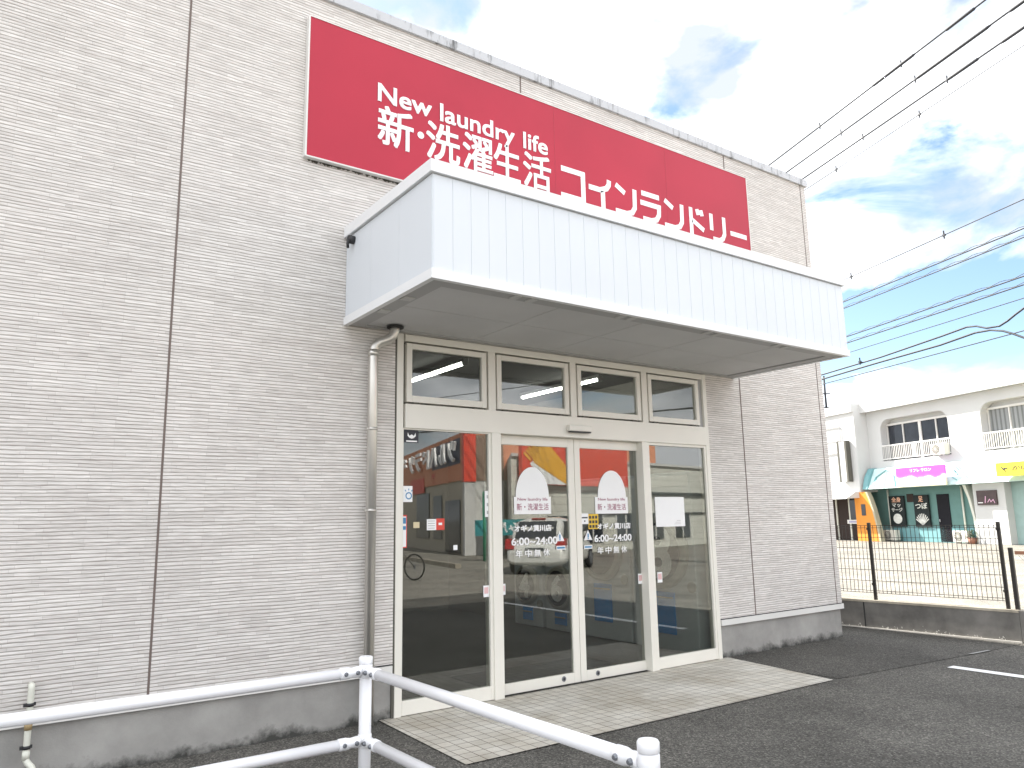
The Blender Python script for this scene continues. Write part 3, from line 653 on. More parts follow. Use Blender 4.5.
# ------------------------------------------------------------------ low wall and mesh fence on the right
th = R(-5.2)
def wl_frame(name, label, cat): return thing(name, label, cat, (10.105, 0, 0), math.atan2(math.cos(th), math.sin(th)))  # local x runs along the wall, away
wa = wl_frame('retaining_wall', 'low stained grey concrete wall at the edge of the parking lot, carrying mesh fencing', 'wall')
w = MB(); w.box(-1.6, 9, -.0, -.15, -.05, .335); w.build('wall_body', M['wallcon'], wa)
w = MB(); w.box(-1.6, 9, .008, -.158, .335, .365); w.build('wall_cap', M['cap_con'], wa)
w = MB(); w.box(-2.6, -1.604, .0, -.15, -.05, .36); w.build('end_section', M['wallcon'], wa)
w = MB(); w.box(.245, .262, .004, .0, -.02, .335); w.build('wall_joint', M['dark'], wa)
w = MB()
for i in range(60):
    x = random.uniform(-1.55, 1.4); s_ = random.uniform(.008, .03); zz = abs(random.gauss(0, .028))
    w.prism([(x, zz), (x+s_, zz+.004), (x+s_*.7, zz+random.uniform(.008, .03))], 'y', .002, .0005)
w.box(-1.6, 1.8, .022, .0, -.02, .006); w.build('lime_crust', mat('lime_crust', (.5, .48, .44), .9), wa)
fn = wl_frame('mesh_fence', 'dark welded wire mesh fence with black posts on the low concrete wall', 'fence')
for x in (-1.475, .115, 2.1, 4.1, 6.1):
    k = MB(); k.box(x-.02, x+.02, -.06, -.095, .365, 1.40, .003); po = k.build('post', M['fence'], fn)
    for z in (.56, 1.3): c = MB(); c.box(x-.026, x+.026, -.05, -.06, z, z+.03); c.build('clip', M['fence'], po)
k = MB(); x = -1.49
while x < 8: k.bar((x, -.048, .455), (x, -.048, 1.365), .0055, .0055); x += .055
for z in (.46, .49, .62, .765, .91, 1.055, 1.2, 1.33, 1.36): k.bar((-1.5, -.0435, z), (8, -.0425, z), .006, .006)
k.build('wire_panel', M['fence'], fn)
f2 = wl_frame('chain_link_fence', 'lower grey chain link fence starting at the end of the low wall', 'fence')
for x in (-1.575, -2.5):
    k = MB(); k.box(x-.022, x+.022, -.05, -.10, .36, 1.09, .004); k.build('post', M['fence'], f2)
k = MB(); x = -1.65
while x > -2.0:
    k.bar((x, -.078, .40), (x-.5, -.078, 1.0), .004, .004); k.bar((x-.5, -.082, .40), (x, -.082, 1.0), .004, .004); x -= .04
k.build('chain_link', mat('galvanised_wire', (.28, .27, .25), .5), f2)
k = MB(); k.bar((-1.62, -.08, 1.03), (-2.5, -.08, 1.03), .04, .04); k.build('top_rail', mat('rusty_rail', (.35, .17, .10), .7), f2)

# ------------------------------------------------------------------ street building across the road
SB = thing('shop_building', 'white two storey shop row with recessed balconies and a teal ground floor', 'building', (39.1, 14, 0), R(251.5))
M['swhite'] = mat('white_painted_render', (.57, .57, .56), .8, var=.04, vscale=.7)
M['sgrey'] = mat('pale_grey_render', (.6, .6, .58), .8, var=.05)
M['teal'] = mat('teal_paint', (.115, .23, .215), .7, var=.08)
M['aqua'] = mat('pale_aqua_paint', (.55, .72, .72), .6, var=.05)
M['dteal'] = mat('mid_teal_paint_and_light', (.17, .36, .38), .6, var=.05)  # awning paint, also used to paint the lit wall foot and awning shadows
M['orange'] = mat('orange_paint', (.72, .27, .03), .65, var=.05)
M['wood'] = mat('dark_wood', (.04, .028, .024), .7, spec=.2)
M['wglass'] = mat('dark_window', (.03, .035, .045), .08, var=.3, vscale=2)
M['curtain'] = banded_mat('grey_curtain', (.30, .31, .31), (.16, .17, .17), 'X', .22, .4)
def plate_with_holes(outer, holes, thick, m, name, parent, y0):
    """wall slab in the x-z plane with openings: front at y0, going back"""
    c = bpy.data.curves.new(name, 'CURVE'); c.dimensions = '2D'; c.fill_mode = 'BOTH'; c.extrude = thick/2
    for poly in [outer]+holes:
        sp = c.splines.new('POLY'); sp.points.add(len(poly)-1); sp.use_cyclic_u = True
        for i, (x, z) in enumerate(poly): sp.points[i].co = (x, z, 0, 1)
    o = bpy.data.objects.new(name, c); COL.objects.link(o); bpy.context.view_layer.update()
    me = bpy.data.meshes.new_from_object(o.evaluated_get(bpy.context.evaluated_depsgraph_get()))
    bpy.data.objects.remove(o); bpy.data.curves.remove(c)
    for v in me.vertices: v.co = Vector((v.co.x, y0+thick/2-v.co.z, v.co.y))
    me.materials.clear(); me.materials.append(m); me.name = name
    q = bpy.data.objects.new(name, me); COL.objects.link(q); q.parent = parent; return q
def rounded_top(x0, x1, z0, z1, r):
    return [(x0, z0), (x1, z0)] + arc_pts(x1-r, z1-r, r, 0, 90, 8) + arc_pts(x0+r, z1-r, r, 90, 180, 8)
bays = [(-2.25, 2.15), (3.98, 8.4), (10.2, 14.6), (16.4, 20.8)]
plate_with_holes([(-3.95, 3.7), (26, 3.7), (26, 6.95), (-3.95, 6.95)], [rounded_top(a, b, 4.2, 6.42, .55) for a, b in bays], .5, M['swhite'], 'upper_wall', SB, 0)
w = MB(); w.box(-3.95, 26, .5, .6, 3.7, 6.95); w.box(-3.95, 26, .6, 9, 6.9, 7.1); w.box(-3.95, -3.8, .6, 9, 0, 6.9); w.box(25.8, 26, .6, 9, 0, 6.9); w.box(-3.8, 25.8, 8.8, 9, 0, 6.9); w.build('inner_wall', M['sgrey'], SB)
w = MB(); w.box(-4.3, 26.4, -.42, -.3, 6.93, 7.42); w.box(-4.3, 26.4, -.3, 9, 6.96, 7.4); rf = w.build('roof_parapet', M['swhite'], SB)
for a, b in bays:
    k = MB(); k.box(a+.05, b-.05, .46, .5, 4.25, 6.15); wo_ = k.build('window', M['curtain'] if a > 3 else M['wglass'], SB)
    k = MB(); n_ = 4; ww = (b-a-.1)/n_
    for i in range(n_+1): k.box(a+.03+i*ww, a+.09+i*ww + (.1 if i == 2 else 0), .40, .455, 4.25, 6.15)
    k.box(a+.05, b-.05, .38, .455, 6.1, 6.2); k.box(a+.05, b-.05, .38, .455, 5.0, 5.08); k.build('window_frame', M['flash'], wo_)
    k = MB(); k.box(a+.02, b-.02, -.03, .02, 4.98, 5.04); k.box(a+.02, b-.02, -.03, .02, 4.27, 4.32)
    x = a+.07
    while x < b-.03: k.box(x, x+.03, -.02, .01, 4.32, 4.98); x += .115
    k.box((a+b)/2-.1, (a+b)/2+.1, -.035, .025, 4.27, 5.03); k.build('balcony_railing', M['flash'], SB)
w = MB(); w.box(-3.95, 26, .3, .45, 0, 3.7); sw = w.build('shop_wall', M['teal'], SB)
w = MB(); w.box(-3.9, 3.0, .26, .3, .0, .74); w.build('sunlit_wall_foot', M['dteal'], SB)  # lighter strip: sunlight below the awning's shadow edge, painted as colour
# mansard style canopy band along the shop fronts
def mansard(x0, x1, m, name, dz=0):
    k = MB(); k.prism([(-.75-dz, 2.74-dz), (-.05, 2.74-dz), (-.01, 3.82+dz), (-.2-dz, 3.82+dz)], 'x', x0, x1); return k.build(name, m, SB)
mansard(-2.75, 26, M['aqua'], 'awning_band')
w = MB(); w.prism([(-.8, 2.735), (-.03, 2.735), (-.03, 3.86), (-.3, 3.86), (-.6, 3.4)], 'x', -3.1, -2.76); w.build('awning_end', M['dteal'], SB)
w = MB()
def on_m(x, z): return (x, -.765+.55*(z-2.74)/1.08, z)
for pts, wd in (([(-2.4, 2.78), (-2.4, 3.35), (-1.8, 3.72), (-1.1, 3.35), (-.75, 2.78)], .13), ([(-1.6, 2.78), (-1.75, 3.68)], .12), ([(2.65, 3.7), (3.75, 2.78)], .06), ([(2.6, 3.62), (2.9, 3.4)], .1), ([(2.6, 3.4), (2.9, 3.2)], .1), ([(2.6, 3.1), (2.9, 2.95)], .1)):
    for p, q in zip(pts, pts[1:]): w.bar(on_m(*p), on_m(*q), wd, .02)
w.build('awning_stripes_and_shadows', M['dteal'], SB)  # arch stripes are pattern; the diagonals on the right are painted shadows
# ground floor details
w = MB(); w.box(.70, 1.42, .26, .3, .02, 2.34); o = w.build('door', mat('black_door_paint', (.014, .014, .018), .7, spec=.15), SB)
k = MB(); k.tube([(.8, .25, 1.0), (.8, .22, 1.0), (.8, .22, 1.12)], .02, 8); k.build('handle', M['coping'], o)
w = MB(); w.box(-1.2, -.77, .26, .3, 2.0, 2.42); w.build('vent_hood', M['wood'], SB)
for x in (-2.42, 2.25):
    k = MB(); k.tube([(x, .22, 0.0), (x, .22, 2.7)], .045, 10); k.build('wall_pipe', M['pvc'], SB)
w = MB(); pts = [(2.95, .0), (2.95, 2.6)]
w.prism([(2.62, 2.72), (2.85, 2.1), (3.02, 1.2), (3.1, 0), (3.22, 0), (3.14, 1.2), (2.98, 2.1), (2.8, 2.72)], 'y', -.1, .3); w.build('curved_fin', M['pvc'], SB)
w = MB(); w.box(3.22, 4.86, -.15, .3, 0, 2.735); w.build('white_pier', M['swhite'], SB)
w = MB(); w.box(4.86, 26, .25, .3, 0, 2.735); o = w.build('aqua_wall', mat('greyed_aqua_paint', (.33, .46, .44), .75, var=.08), SB)
w = MB(); w.box(6.6, 7.9, .2, .25, .3, 2.2); w.build('shop_window', M['wglass'], SB)
def at_sb(x, y, z): return (39.1 + x*math.cos(R(251.5)) - y*math.sin(R(251.5)), 14 + x*math.sin(R(251.5)) + y*math.cos(R(251.5)), z)
def sbt(name, label, cat, x, y, z, group=None): return thing(name, label, cat, at_sb(x, y, z), R(251.5), group)
def sign_photo_mat():
    m, n, l, b = newmat('pink_salon_banner')
    tc = n.new('ShaderNodeTexCoord'); sx = n.new('ShaderNodeSeparateXYZ'); l.new(tc.outputs['Object'], sx.inputs[0])
    nz = n.new('ShaderNodeTexNoise'); nz.inputs['Scale'].default_value = 1.3; nz.inputs['Detail'].default_value = 3; l.new(tc.outputs['Object'], nz.inputs['Vector'])
    ad = n.new('ShaderNodeMath'); ad.operation = 'MULTIPLY_ADD'; ad.inputs[1].default_value = .5; l.new(nz.outputs['Fac'], ad.inputs[0]); l.new(sx.outputs['Z'], ad.inputs[2])
    cr = n.new('ShaderNodeValToRGB'); e = cr.color_ramp.elements
    e[0].position = .1; e[0].color = (.75, .66, .32, 1); e[1].position = .84; e[1].color = (.62, .08, .50, 1)
    for p, c in ((.35, (.78, .70, .52)), (.55, (.80, .62, .52)), (.72, (.80, .55, .62)), (.76, (.66, .14, .50))): q = e.new(p); q.color = c+(1,)
    l.new(ad.outputs[0], cr.inputs['Fac']); l.new(cr.outputs['Color'], b.inputs['Base Color']); b.inputs['Roughness'].default_value = .5
    return m
o = sbt('salon_sign', 'pink and cream banner sign on the pale shop awning', 'sign', -.50, -.88, 2.74)
k = MB(); k.box(0, 3.03, -.05, .04, 0, .96); k.build('panel', sign_photo_mat(), o)
k = MB(); text_into(k, 'リフレ サロン', .95, 2.25, .70, .86, -.051, .006, .02); k.build('lettering', M['letter'], o)
k = MB()
for x in (.03, 2.95): k.bar((x, .04, .85), (x, .6, .85), .04, .04); k.bar((x, .04, .1), (x, .15, .1), .04, .04)
k.build('bracket', M['soffitrim'], o)
o = sbt('yellow_sign', 'yellow signboard with black script jutting from the pale awning', 'sign', 5.45, -1.05, 2.95)
k = MB(); k.box(0, 4.2, -.12, .25, 0, .58); k.build('box', mat('yellow_sign_film', (.80, .62, .04), .5, var=.15, vscale=.8), o)
k = MB(); text_into(k, 'かいせつ', .75, 2.3, .22, .42, -.121, .006, .01, slant=.25)
stroke(k, [(.28, .40), (.36, .28), (.44, .34), (.56, .32)], .05, -.13, -.121); stroke(k, [(.42, .3), (.44, .16)], .035, -.13, -.121); k.build('lettering', M['ink'], o)
k = MB(); k.bar((.3, .25, .5), (.3, .9, .5), .05, .05); k.bar((3.9, .25, .5), (3.9, .9, .5), .05, .05); k.build('bracket', M['soffitrim'], o)
M['board'] = mat('blackboard', (.024, .03, .03), .7, var=.2, vscale=4, spec=.15)
M['peach'] = mat('peach_letters', (.75, .42, .28), .6); M['offw'] = mat('chalk_white', (.75, .76, .68), .7, var=.2, vscale=8)
o = sbt('menu_board', 'black menu board with orange heading above a white round figure', 'sign', -2.36, .17, .74)
k = MB(); k.box(0, 1.03, 0, .08, 0, 1.6); k.build('board', M['board'], o)
k = MB(); text_into(k, '全身', .2, .84, 1.27, 1.54, -.001, .004, .02); k.build('heading', M['peach'], o)
k = MB(); text_into(k, 'マッ', .22, .8, 1.02, 1.2, -.001, .004, .015); text_into(k, 'サージ', .15, .9, .78, .98, -.001, .004, .015)
k.prism(arc_pts(.52, .42, .26, 0, 360, 24, .3), 'y', -.006, -.001); k.build('chalk_drawing', M['offw'], o)
o = sbt('menu_board', 'black menu board with a pale plant drawing beside the dark shop door', 'sign', -.68, .17, .74)
k = MB(); k.box(0, .93, 0, .08, 0, 1.6); k.build('board', M['board'], o)
k = MB(); text_into(k, '足', .33, .62, 1.25, 1.54, -.001, .004, .02); k.build('heading', M['peach'], o)
k = MB(); text_into(k, 'つぼ', .1, .86, .9, 1.2, -.001, .004, .02)
for i in range(9): a = R(20+i*17.5); stroke(k, [(.46, .1), (.46+.42*math.cos(a), .25+.42*math.sin(a))], .05, -.006, -.001)
k.build('chalk_drawing', M['offw'], o)
o = sbt('picture_sign', 'dark picture sign with pink writing on the white pier', 'sign', 3.45, -.22, 1.75)
k = MB(); k.box(0, 1.03, 0, .06, 0, .66); k.build('panel', mat('dark_brown_print', (.06, .035, .035), .4, var=.4, vscale=4), o)
k = MB(); stroke(k, [(.42, .1), (.47, .4)], .04, -.006, -.001); stroke(k, [(.55, .12), (.66, .26), (.72, .14), (.85, .24), (.92, .08)], .03, -.006, -.001); k.build('lettering', mat('pink_print', (.7, .4, .55), .5), o)
k = MB(); k.box(.05, .3, -.006, -.001, .09, .13); k.build('white_mark', M['letter'], o)
def ac(label, x, y, z, mirror=1):
    o = sbt('air_conditioner', label, 'air conditioner', x, y, z, 'outdoor units of the shop row')
    k = MB(); k.box(0, .82, 0, .32, .05, .58, .02); k.build('casing', mat('ivory_casing', (.68, .66, .58), .5), o)
    k = MB(); k.tube([(.3, -.012, .32), (.3, .0, .32)], .215, 24)
    k.build('fan_grille', mat('grey_grille', (.20, .19, .17), .6), o)
    k = MB()
    for i in range(6): a = i*math.pi/6; k.bar((.3-.2*math.cos(a), -.016, .32-.2*math.sin(a)), (.3+.2*math.cos(a), -.016, .32+.2*math.sin(a)), .012, .012)
    k.build('grille_bars', M['pvc'], o)
    k = MB(); k.box(.08, .16, .02, .3, 0, .05); k.box(.66, .74, .02, .3, 0, .05); k.build('foot', M['soffitrim'], o)
ac('ivory air conditioner unit on the ground beside the orange wall', -2.5, -.25, 0)
ac('ivory air conditioner unit on the ground right of the dark door', 1.9, -.25, 0)
ac('ivory air conditioner unit hung on the balcony railing', 1.3, -.36, 4.18)
o = sbt('planter', 'small dark potted plant beside the ground air conditioner', 'plant', 2.95, -.2, 0)
k = MB(); k.tube([(0, 0, 0), (0, 0, .28)], [.14, .2], 14); k.build('pot', mat('terracotta', (.30, .14, .09), .8), o)
k = MB()
for i in range(90):
    a = random.uniform(0, 6.28); rr = random.uniform(0, .26); z = random.uniform(.25, .62); p = Vector((rr*math.cos(a), rr*math.sin(a), z)); d = Vector((random.uniform(-1, 1), random.uniform(-1, 1), random.uniform(-.3, 1))).normalized()*.09; e = d.cross(Vector((0, 0, 1))).normalized()*.03
    k.bm.faces.new([k.bm.verts.new(v) for v in (p-d, p+e, p+d, p-e)])
k.build('foliage', mat('dark_leaf', (.05, .09, .05), .6, var=.3, vscale=15), o, recalc=False)
# neighbouring block, standing further out
NB = sbt('corner_building', 'plain white block with tall vertical sign box standing left of the balconies', 'building', -3.2, 0, 0)
w = MB(); w.box(-14, 0, -.85, 8, 2.6, 7.0); w.build('upper_wall', M['swhite'], NB)
w = MB(); w.box(-14.1, -.02, -.97, 8, 7.0, 7.48); w.build('parapet', M['swhite'], NB)
w = MB(); w.box(-14, -.5, -.25, 8, 0, 2.6); w.build('shop_front', M['wood'], NB)
for x in (-2.75, -1.7, -.55, -4.2, -6):
    k = MB(); k.box(x, x+.1, -.3, -.25, 0, 2.3); k.build('door_post', M['pvc'], NB)
k = MB(); k.box(-1.6, -.6, -.30, -.26, 1.15, 2.2); k.build('window', M['wglass'], NB)
k = MB(); k.box(-1.75, -.45, -.42, -.3, .9, 1.12); o = k.build('notice_strip', M['flash'], NB)
k = MB(); k.box(-1.6, -.55, -.428, -.422, .96, 1.06); k.build('strip_print', M['lilac'], o)
w = MB(); w.prism([(-1.75, 2.26), (-.85, 2.30), (-.85, 2.62), (-1.1, 2.62)], 'x', -14, -.12); w.build('awning', M['swhite'], NB)
w = MB()
prof = [(-.52, 0), (1.05, 0), (.98, .5), (.85, 1.1), (.7, 1.7), (.5, 2.25), (.34, 2.6), (-.52, 2.6)]
w.prism(prof, 'y', -.85, -.62); o = w.build('orange_wing_wall', M['orange'], NB)
k = MB(); k.box(-.05, .25, -.87, -.851, 1.35, 1.95); k.build('window', M['wglass'], o)
k = MB(); k.prism([(p[0], p[1]) for p in prof[1:7]] + [(p[0]+.12, p[1]) for p in prof[1:7]][::-1], 'y', -.86, -.6); k.build('curved_edge', mat('olive_beige', (.42, .38, .27), .7), NB)
o = sbt('vertical_sign', 'tall narrow white sign box with dark edges on the white block', 'sign', -4.35, -.87, 3.22)
k = MB(); k.box(.12, .58, -.28, -.03, 0, 2.2); k.build('face', M['swhite'], o)
k = MB(); k.box(0, .12, -.3, -.02, -.03, 2.23); k.box(.58, .72, -.3, -.02, -.03, 2.23); k.build('edge_bar', M['gasket'], o)
k = MB(); stroke(k, [(.3, 1.6), (.42, 1.62)], .05, -.287, -.282); stroke(k, [(.36, 1.75), (.36, 1.4)], .05, -.287, -.282); k.build('lettering', M['sgrey'], o)
o = sbt('pipe_frame', 'empty thin pipe sign frame high on the white block', 'frame', -5.75, -.9, 4.82)
k = MB(); k.tube([(-1.4, 0, 0), (1.45, 0, 0), (1.45, 0, 1.48), (-1.4, 0, 1.5), (-1.4, 0, 0)], .03, 8); k.bar((-.2, 0, 0), (-.2, 0, 1.5), .03, .03); k.bar((-1.4, 0, .75), (1.45, 0, .75), .03, .03); k.build('pipe', M['soffitrim'], o)
# ------------------------------------------------------------------ poles and power lines along the street
T = Vector((math.sin(R(19.7)), math.cos(R(19.7)), 0)); P0 = Vector((22, 5, 0)); NV = Vector((T.y, -T.x, 0))
wires = [
 ('uppermost of the parallel power lines running above the roof corner', 14.85, 0, .027, (3.13, -.65), ((.58, -1.2), (-2.3, -3.3))),
 ('second of the parallel power lines above the roof corner', 14.08, 0, .027, (2.14, -1.09), ((-1.09, -3.67), (-4.2, -6))),
 ('third of the parallel power lines, nearest the roof corner', 13.42, 0, .027, (1.19, -2.16), ((-2.16, -3.2), (-3.86, -6))),
 ('thin pale wire lowest of the four above the roof corner', 12.96, 0, .013, (2.54, -1.09), ()),
 ('lone thin wire between the upper and lower cable bundles', 9.12, 0, .014, (2.34, -1.42), ()),
 ('upper black cable of the bundle above the canopy end', 8.40, 0, .018, (), ()),
 ('lower black cable of the bundle above the canopy end', 8.18, 0, .016, (), ()),
 ('upper cable crossing the blue sky beside the canopy', 7.22, 0, .018, (), ()),
 ('lower cable crossing the blue sky beside the canopy', 7.01, 0, .018, (), ()),
 ('thin wire below the twin cables in the blue sky', 6.68, 0, .012, (), ()),
 ('thick black cable with a spacer low over the shop roof', 6.28, .05, .026, (2.33,), ()),
 ('thick sagging black cable low over the shop roof', 6.08, 0, .028, (), ()),
 ('lowest black wire above the shop roof', 5.88, 0, .015, (), ())]
for i, (lab, z, off, rad, sp, slv) in enumerate(wires):
    o = thing('power_line', lab, 'power line', P0 + Vector((0, 0, z)), 0, 'overhead wires along the street')
    k = MB(); pts = []
    for j in range(61):
        q = -38 + j*2.4; sag = .10*math.cos((q-2)/34*math.pi) if abs(q) < 40 else -.1
        pts.append(T*q + NV*off + Vector((0, 0, .05 - sag*.5)))
    if i in (10, 11):
        br = {10: [(-3.49, 6.47), (-3.2, 6.36), (-2.95, 6.25), (-2.71, 6.18), (-2.33, 6.22), (-2.03, 6.35), (-1.73, 6.40), (-.88, 6.35), (1.45, 6.25), (4.3, 6.22), (30, 6.2), (80, 6.3)],
              11: [(-3.8, 5.5), (-3.38, 5.71), (-3.1, 5.88), (-2.83, 6.02), (-2.47, 6.13), (-2.01, 6.17), (-.84, 6.10), (1.47, 6.09), (4.33, 6.05), (30, 6.0), (80, 6.1)]}[i]
        e = [(-38, 8.2), (-12, 7.6), (-6, 7.15), (-4.2, 6.75)] if i == 10 else [(-38, 4.9), (-12, 4.6), (-6, 4.9), (-4.4, 5.2)]
        pts = [T*q_ + NV*off + Vector((0, 0, z_-z)) for q_, z_ in e+br]
    k.tube(pts, rad, 6); k.build('cable', M['cable'], o)
    if i in (5, 6, 7, 8):   # messenger wire wound round the cable
        k = MB(); k.tube([T*(-14+j*.14) + NV*(.02*math.cos(j*1.3)) + Vector((0, 0, .05+.02*math.sin(j*1.3))) for j in range(240)], .009, 4); k.build('spiral_hanger', M['cable'], o)
    for a_, b_ in slv:
        k = MB(); k.tube([T*a_, T*(a_*.95+b_*.05), T*(a_*.05+b_*.95), T*b_], [rad, rad*1.7, rad*1.7, rad], 8); k.build('sleeve', M['cable'], o)
    for s in sp:
        k = MB(); p = T*s; k.bar(p+Vector((0, 0, -.10)), p+Vector((0, 0, .13)), .03, .03); k.bar(p-T*.05, p+T*.05, .05, .05); k.build('spacer', M['cable'], o)
M['poleg'] = mat('grey_concrete_pole', (.36, .35, .33), .85)
def upole(label, x, y, h):
    o = thing('utility_pole', label, 'utility pole', (x, y, 0), R(-19.7))
    k = MB(); k.tube([(0, 0, -.1), (0, 0, h)], [.19, .12], 16); k.build('pole', M['poleg'], o)
    for z, ww in ((h-.1, 1.9), (h-1.1, 1.6), (h-3, 1.2)):
        k = MB(); k.box(-ww/2, ww/2, -.2, -.12, z-.05, z+.05); c = k.build('crossarm', M['bolt'], o)
        for x_ in (-ww/2+.1, -.3, .3, ww/2-.1): q = MB(); q.tube([(x_, -.16, z+.05), (x_, -.16, z+.1), (x_, -.16, z+.14), (x_, -.16, z+.22)], [.03, .06, .035, .05], 10); q.build('insulator', M['flash'], c)
    return o
p = P0 + T*(-9.5)
upole('grey concrete utility pole carrying the street wires, at the right edge', p.x+.3, p.y, 15.2)
p = P0 + T*72
upole('distant grey utility pole carrying the far end of the street wires', p.x, p.y, 15.2)
o = thing('antenna_pole', 'small distant black pole with short crossbars beyond the white block', 'pole', (59.3, 31.4, 0))
k = MB(); k.tube([(0, 0, 0), (0, 0, 10.2)], .25, 10); k.tube([(0, 0, 10.2), (0, 0, 13.2)], .09, 8); k.build('mast', M['cable'], o)
k = MB()
for z, ww in ((9.0, 2.2), (9.7, 1.6), (10.4, 2.6), (11.6, 1.2)): k.bar((-ww*.6, 0, z), (ww*.6, 0, z+.1), .1, .1)
k.build('crossbar', M['cable'], o)

# ------------------------------------------------------------------ laundry interior
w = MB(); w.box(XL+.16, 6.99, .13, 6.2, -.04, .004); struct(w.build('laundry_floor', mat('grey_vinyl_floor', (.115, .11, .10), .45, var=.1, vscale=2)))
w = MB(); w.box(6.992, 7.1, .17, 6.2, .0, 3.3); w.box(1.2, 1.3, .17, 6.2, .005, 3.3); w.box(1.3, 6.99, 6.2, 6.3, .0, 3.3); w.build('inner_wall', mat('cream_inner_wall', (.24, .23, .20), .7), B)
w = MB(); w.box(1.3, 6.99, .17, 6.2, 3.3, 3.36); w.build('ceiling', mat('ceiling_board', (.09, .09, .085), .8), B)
o = thing('door_mat', 'dark rubber mat on the floor inside the entrance', 'mat', (4.85, .75, .005))
k = MB(); k.box(-.85, .85, -.28, .28, 0, .012, .004); k.build('mat_body', mat('dark_rubber', (.03, .032, .035), .8), o)
for i, (x, y0, y1) in enumerate(((4.2, 1.04, 2.9), (6.14, 1.04, 2.7), (4.2, 3.4, 5.0), (6.14, 3.4, 5.0))):
    o = thing('tube_light', ['lit fluorescent tube seen through the first transom window', 'lit fluorescent tube seen through the second and third transom windows', 'lit fluorescent tube deeper inside on the left', 'lit fluorescent tube deeper inside on the right'][i], 'light', (x, y0, 3.165))
    k = MB(); k.tube([(0, .03, .042), (0, y1-y0-.03, .042)], .017, 10); k.build('tube', glow('tube_glow', (1, .985, .95), 11), o)
    k = MB(); k.box(-.035, .035, 0, y1-y0, .06, .1); k.box(-.03, .03, 0, .03, .02, .06); k.box(-.03, .03, y1-y0-.03, y1-y0, .02, .06); k.build('fitting', M['soffit'], o)
M['mach'] = mat('grey_machine_steel', (.58, .62, .65), .4, var=.05); M['porthole'] = mat('dark_porthole', (.015, .016, .018), .12); M['mblue'] = mat('blue_panel', (.03, .30, .78), .4)
M['ring'] = mat('pale_ring', (.38, .38, .33), .4); M['num'] = mat('frosted_number', (.85, .85, .83), .6)
def washer(num, label, yc, wd, h, zc, rad, nh):
    """front faces -x at x = 6.7; local x runs along -y so that y- is the front"""
    o = thing('washing_machine', label, 'washing machine', (6.705, yc, 0), R(-90), 'row of machines along the right wall')
    k = MB(); k.box(-wd/2+.01, wd/2-.01, 0, .28, .02, h, .012); k.build('body', M['mach'], o)
    k = MB(); k.tube([(0, -.001, zc), (0, -.045, zc), (0, -.06, zc)], [rad, rad*.97, rad*.9], 40); rg = k.build('door_ring', M['ring'], o)
    k = MB(); k.tube([(0, -.0601, zc), (0, -.066, zc)], rad*.78, 40); gl = k.build('porthole', M['porthole'], o)
    if num:
        k = MB(); text_into(k, num, -nh*.35, nh*.35, zc-nh/2, zc+nh/2, -.067, .002, .035); k.build('number', M['num'], gl)
    k = MB(); k.box(-rad*.42, rad*.42, -.012, -.001, max(.1, zc-rad-.5), zc-rad-.03); bp_ = k.build('blue_panel', M['mblue'], o)
    k = MB(); k.box(-rad*.36, rad*.36, -.03, -.012, zc-rad-.1, zc-rad-.085); k.build('handle', M['ring'], bp_)
    k = MB(); k.tube([(rad*1.05, -.001, zc-rad*.9), (rad*1.05, -.02, zc-rad*.9)], .06, 16); k.build('coin_lock', M['ring'], o)
    k = MB(); k.box(-wd/2+.05, wd/2-.05, -.008, -.001, h-.16, h-.04); k.build('control_strip', M['paper'], o)
washer('8', 'large washing machine numbered 8 behind the right fixed window', .72, 1.04, 2.05, 1.13, .43, .62)
washer(None, 'large washing machine without visible number behind the right door', 1.78, 1.04, 2.05, 1.13, .40, 0)
washer('6', 'small washing machine numbered 6 behind the door meeting edge', 2.66, .70, 1.15, .59, .30, .36)
washer('4', 'small washing machine numbered 4 behind the left door', 3.42, .70, 1.15, .59, .28, .35)
M['steelbody'] = mat('pale_dryer_steel', (.42, .41, .38), .35, metal=.2)
dr0 = None
for i in range(5):
    if dr0 is None:
        o = dr0 = thing('tumble_dryer', 'x', 'dryer', (0, 0, 0), 0, 'stacked dryers along the back wall')
        k = MB(); k.box(-.4, .4, 0, .7, .05, 2.1, .012); k.build('body', M['steelbody'], o)
        for zc in (.62, 1.58):
            k = MB(); k.tube([(0, -.001, zc), (0, -.05, zc)], [.31, .28], 32); k.build('door_ring', M['mach'], o)
            k = MB(); k.tube([(0, -.0502, zc), (0, -.056, zc)], .23, 32); k.build('porthole', M['porthole'], o)
    else: o = copy_tree(dr0)
    o.location = (1.9+.84*i, 5.4, 0)
    o['label'] = ['pale stacked dryer pair farthest left on the back wall', 'second pale stacked dryer pair from the left on the back wall', 'middle pale stacked dryer pair on the back wall', 'fourth pale stacked dryer pair from the left on the back wall', 'pale stacked dryer pair nearest the washing machines'][i]

# ------------------------------------------------------------------ the far side of the lot, seen mirrored in the glass
def oriented(name, label, cat, p, q, group=None):
    """thing whose local x runs p -> q as read from its front (front is local -y)"""
    return thing(name, label, cat, (p[0], p[1], 0), math.atan2(q[1]-p[1], q[0]-p[0]), group)
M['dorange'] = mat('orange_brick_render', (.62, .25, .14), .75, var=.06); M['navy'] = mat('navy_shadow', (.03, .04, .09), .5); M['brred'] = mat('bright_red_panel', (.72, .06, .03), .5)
M['beige'] = mat('beige_wall', (.42, .38, .31), .8); M['lattice'] = banded_mat('brown_lattice', (.22, .14, .10), (.08, .06, .05), 'X', .4, .3)
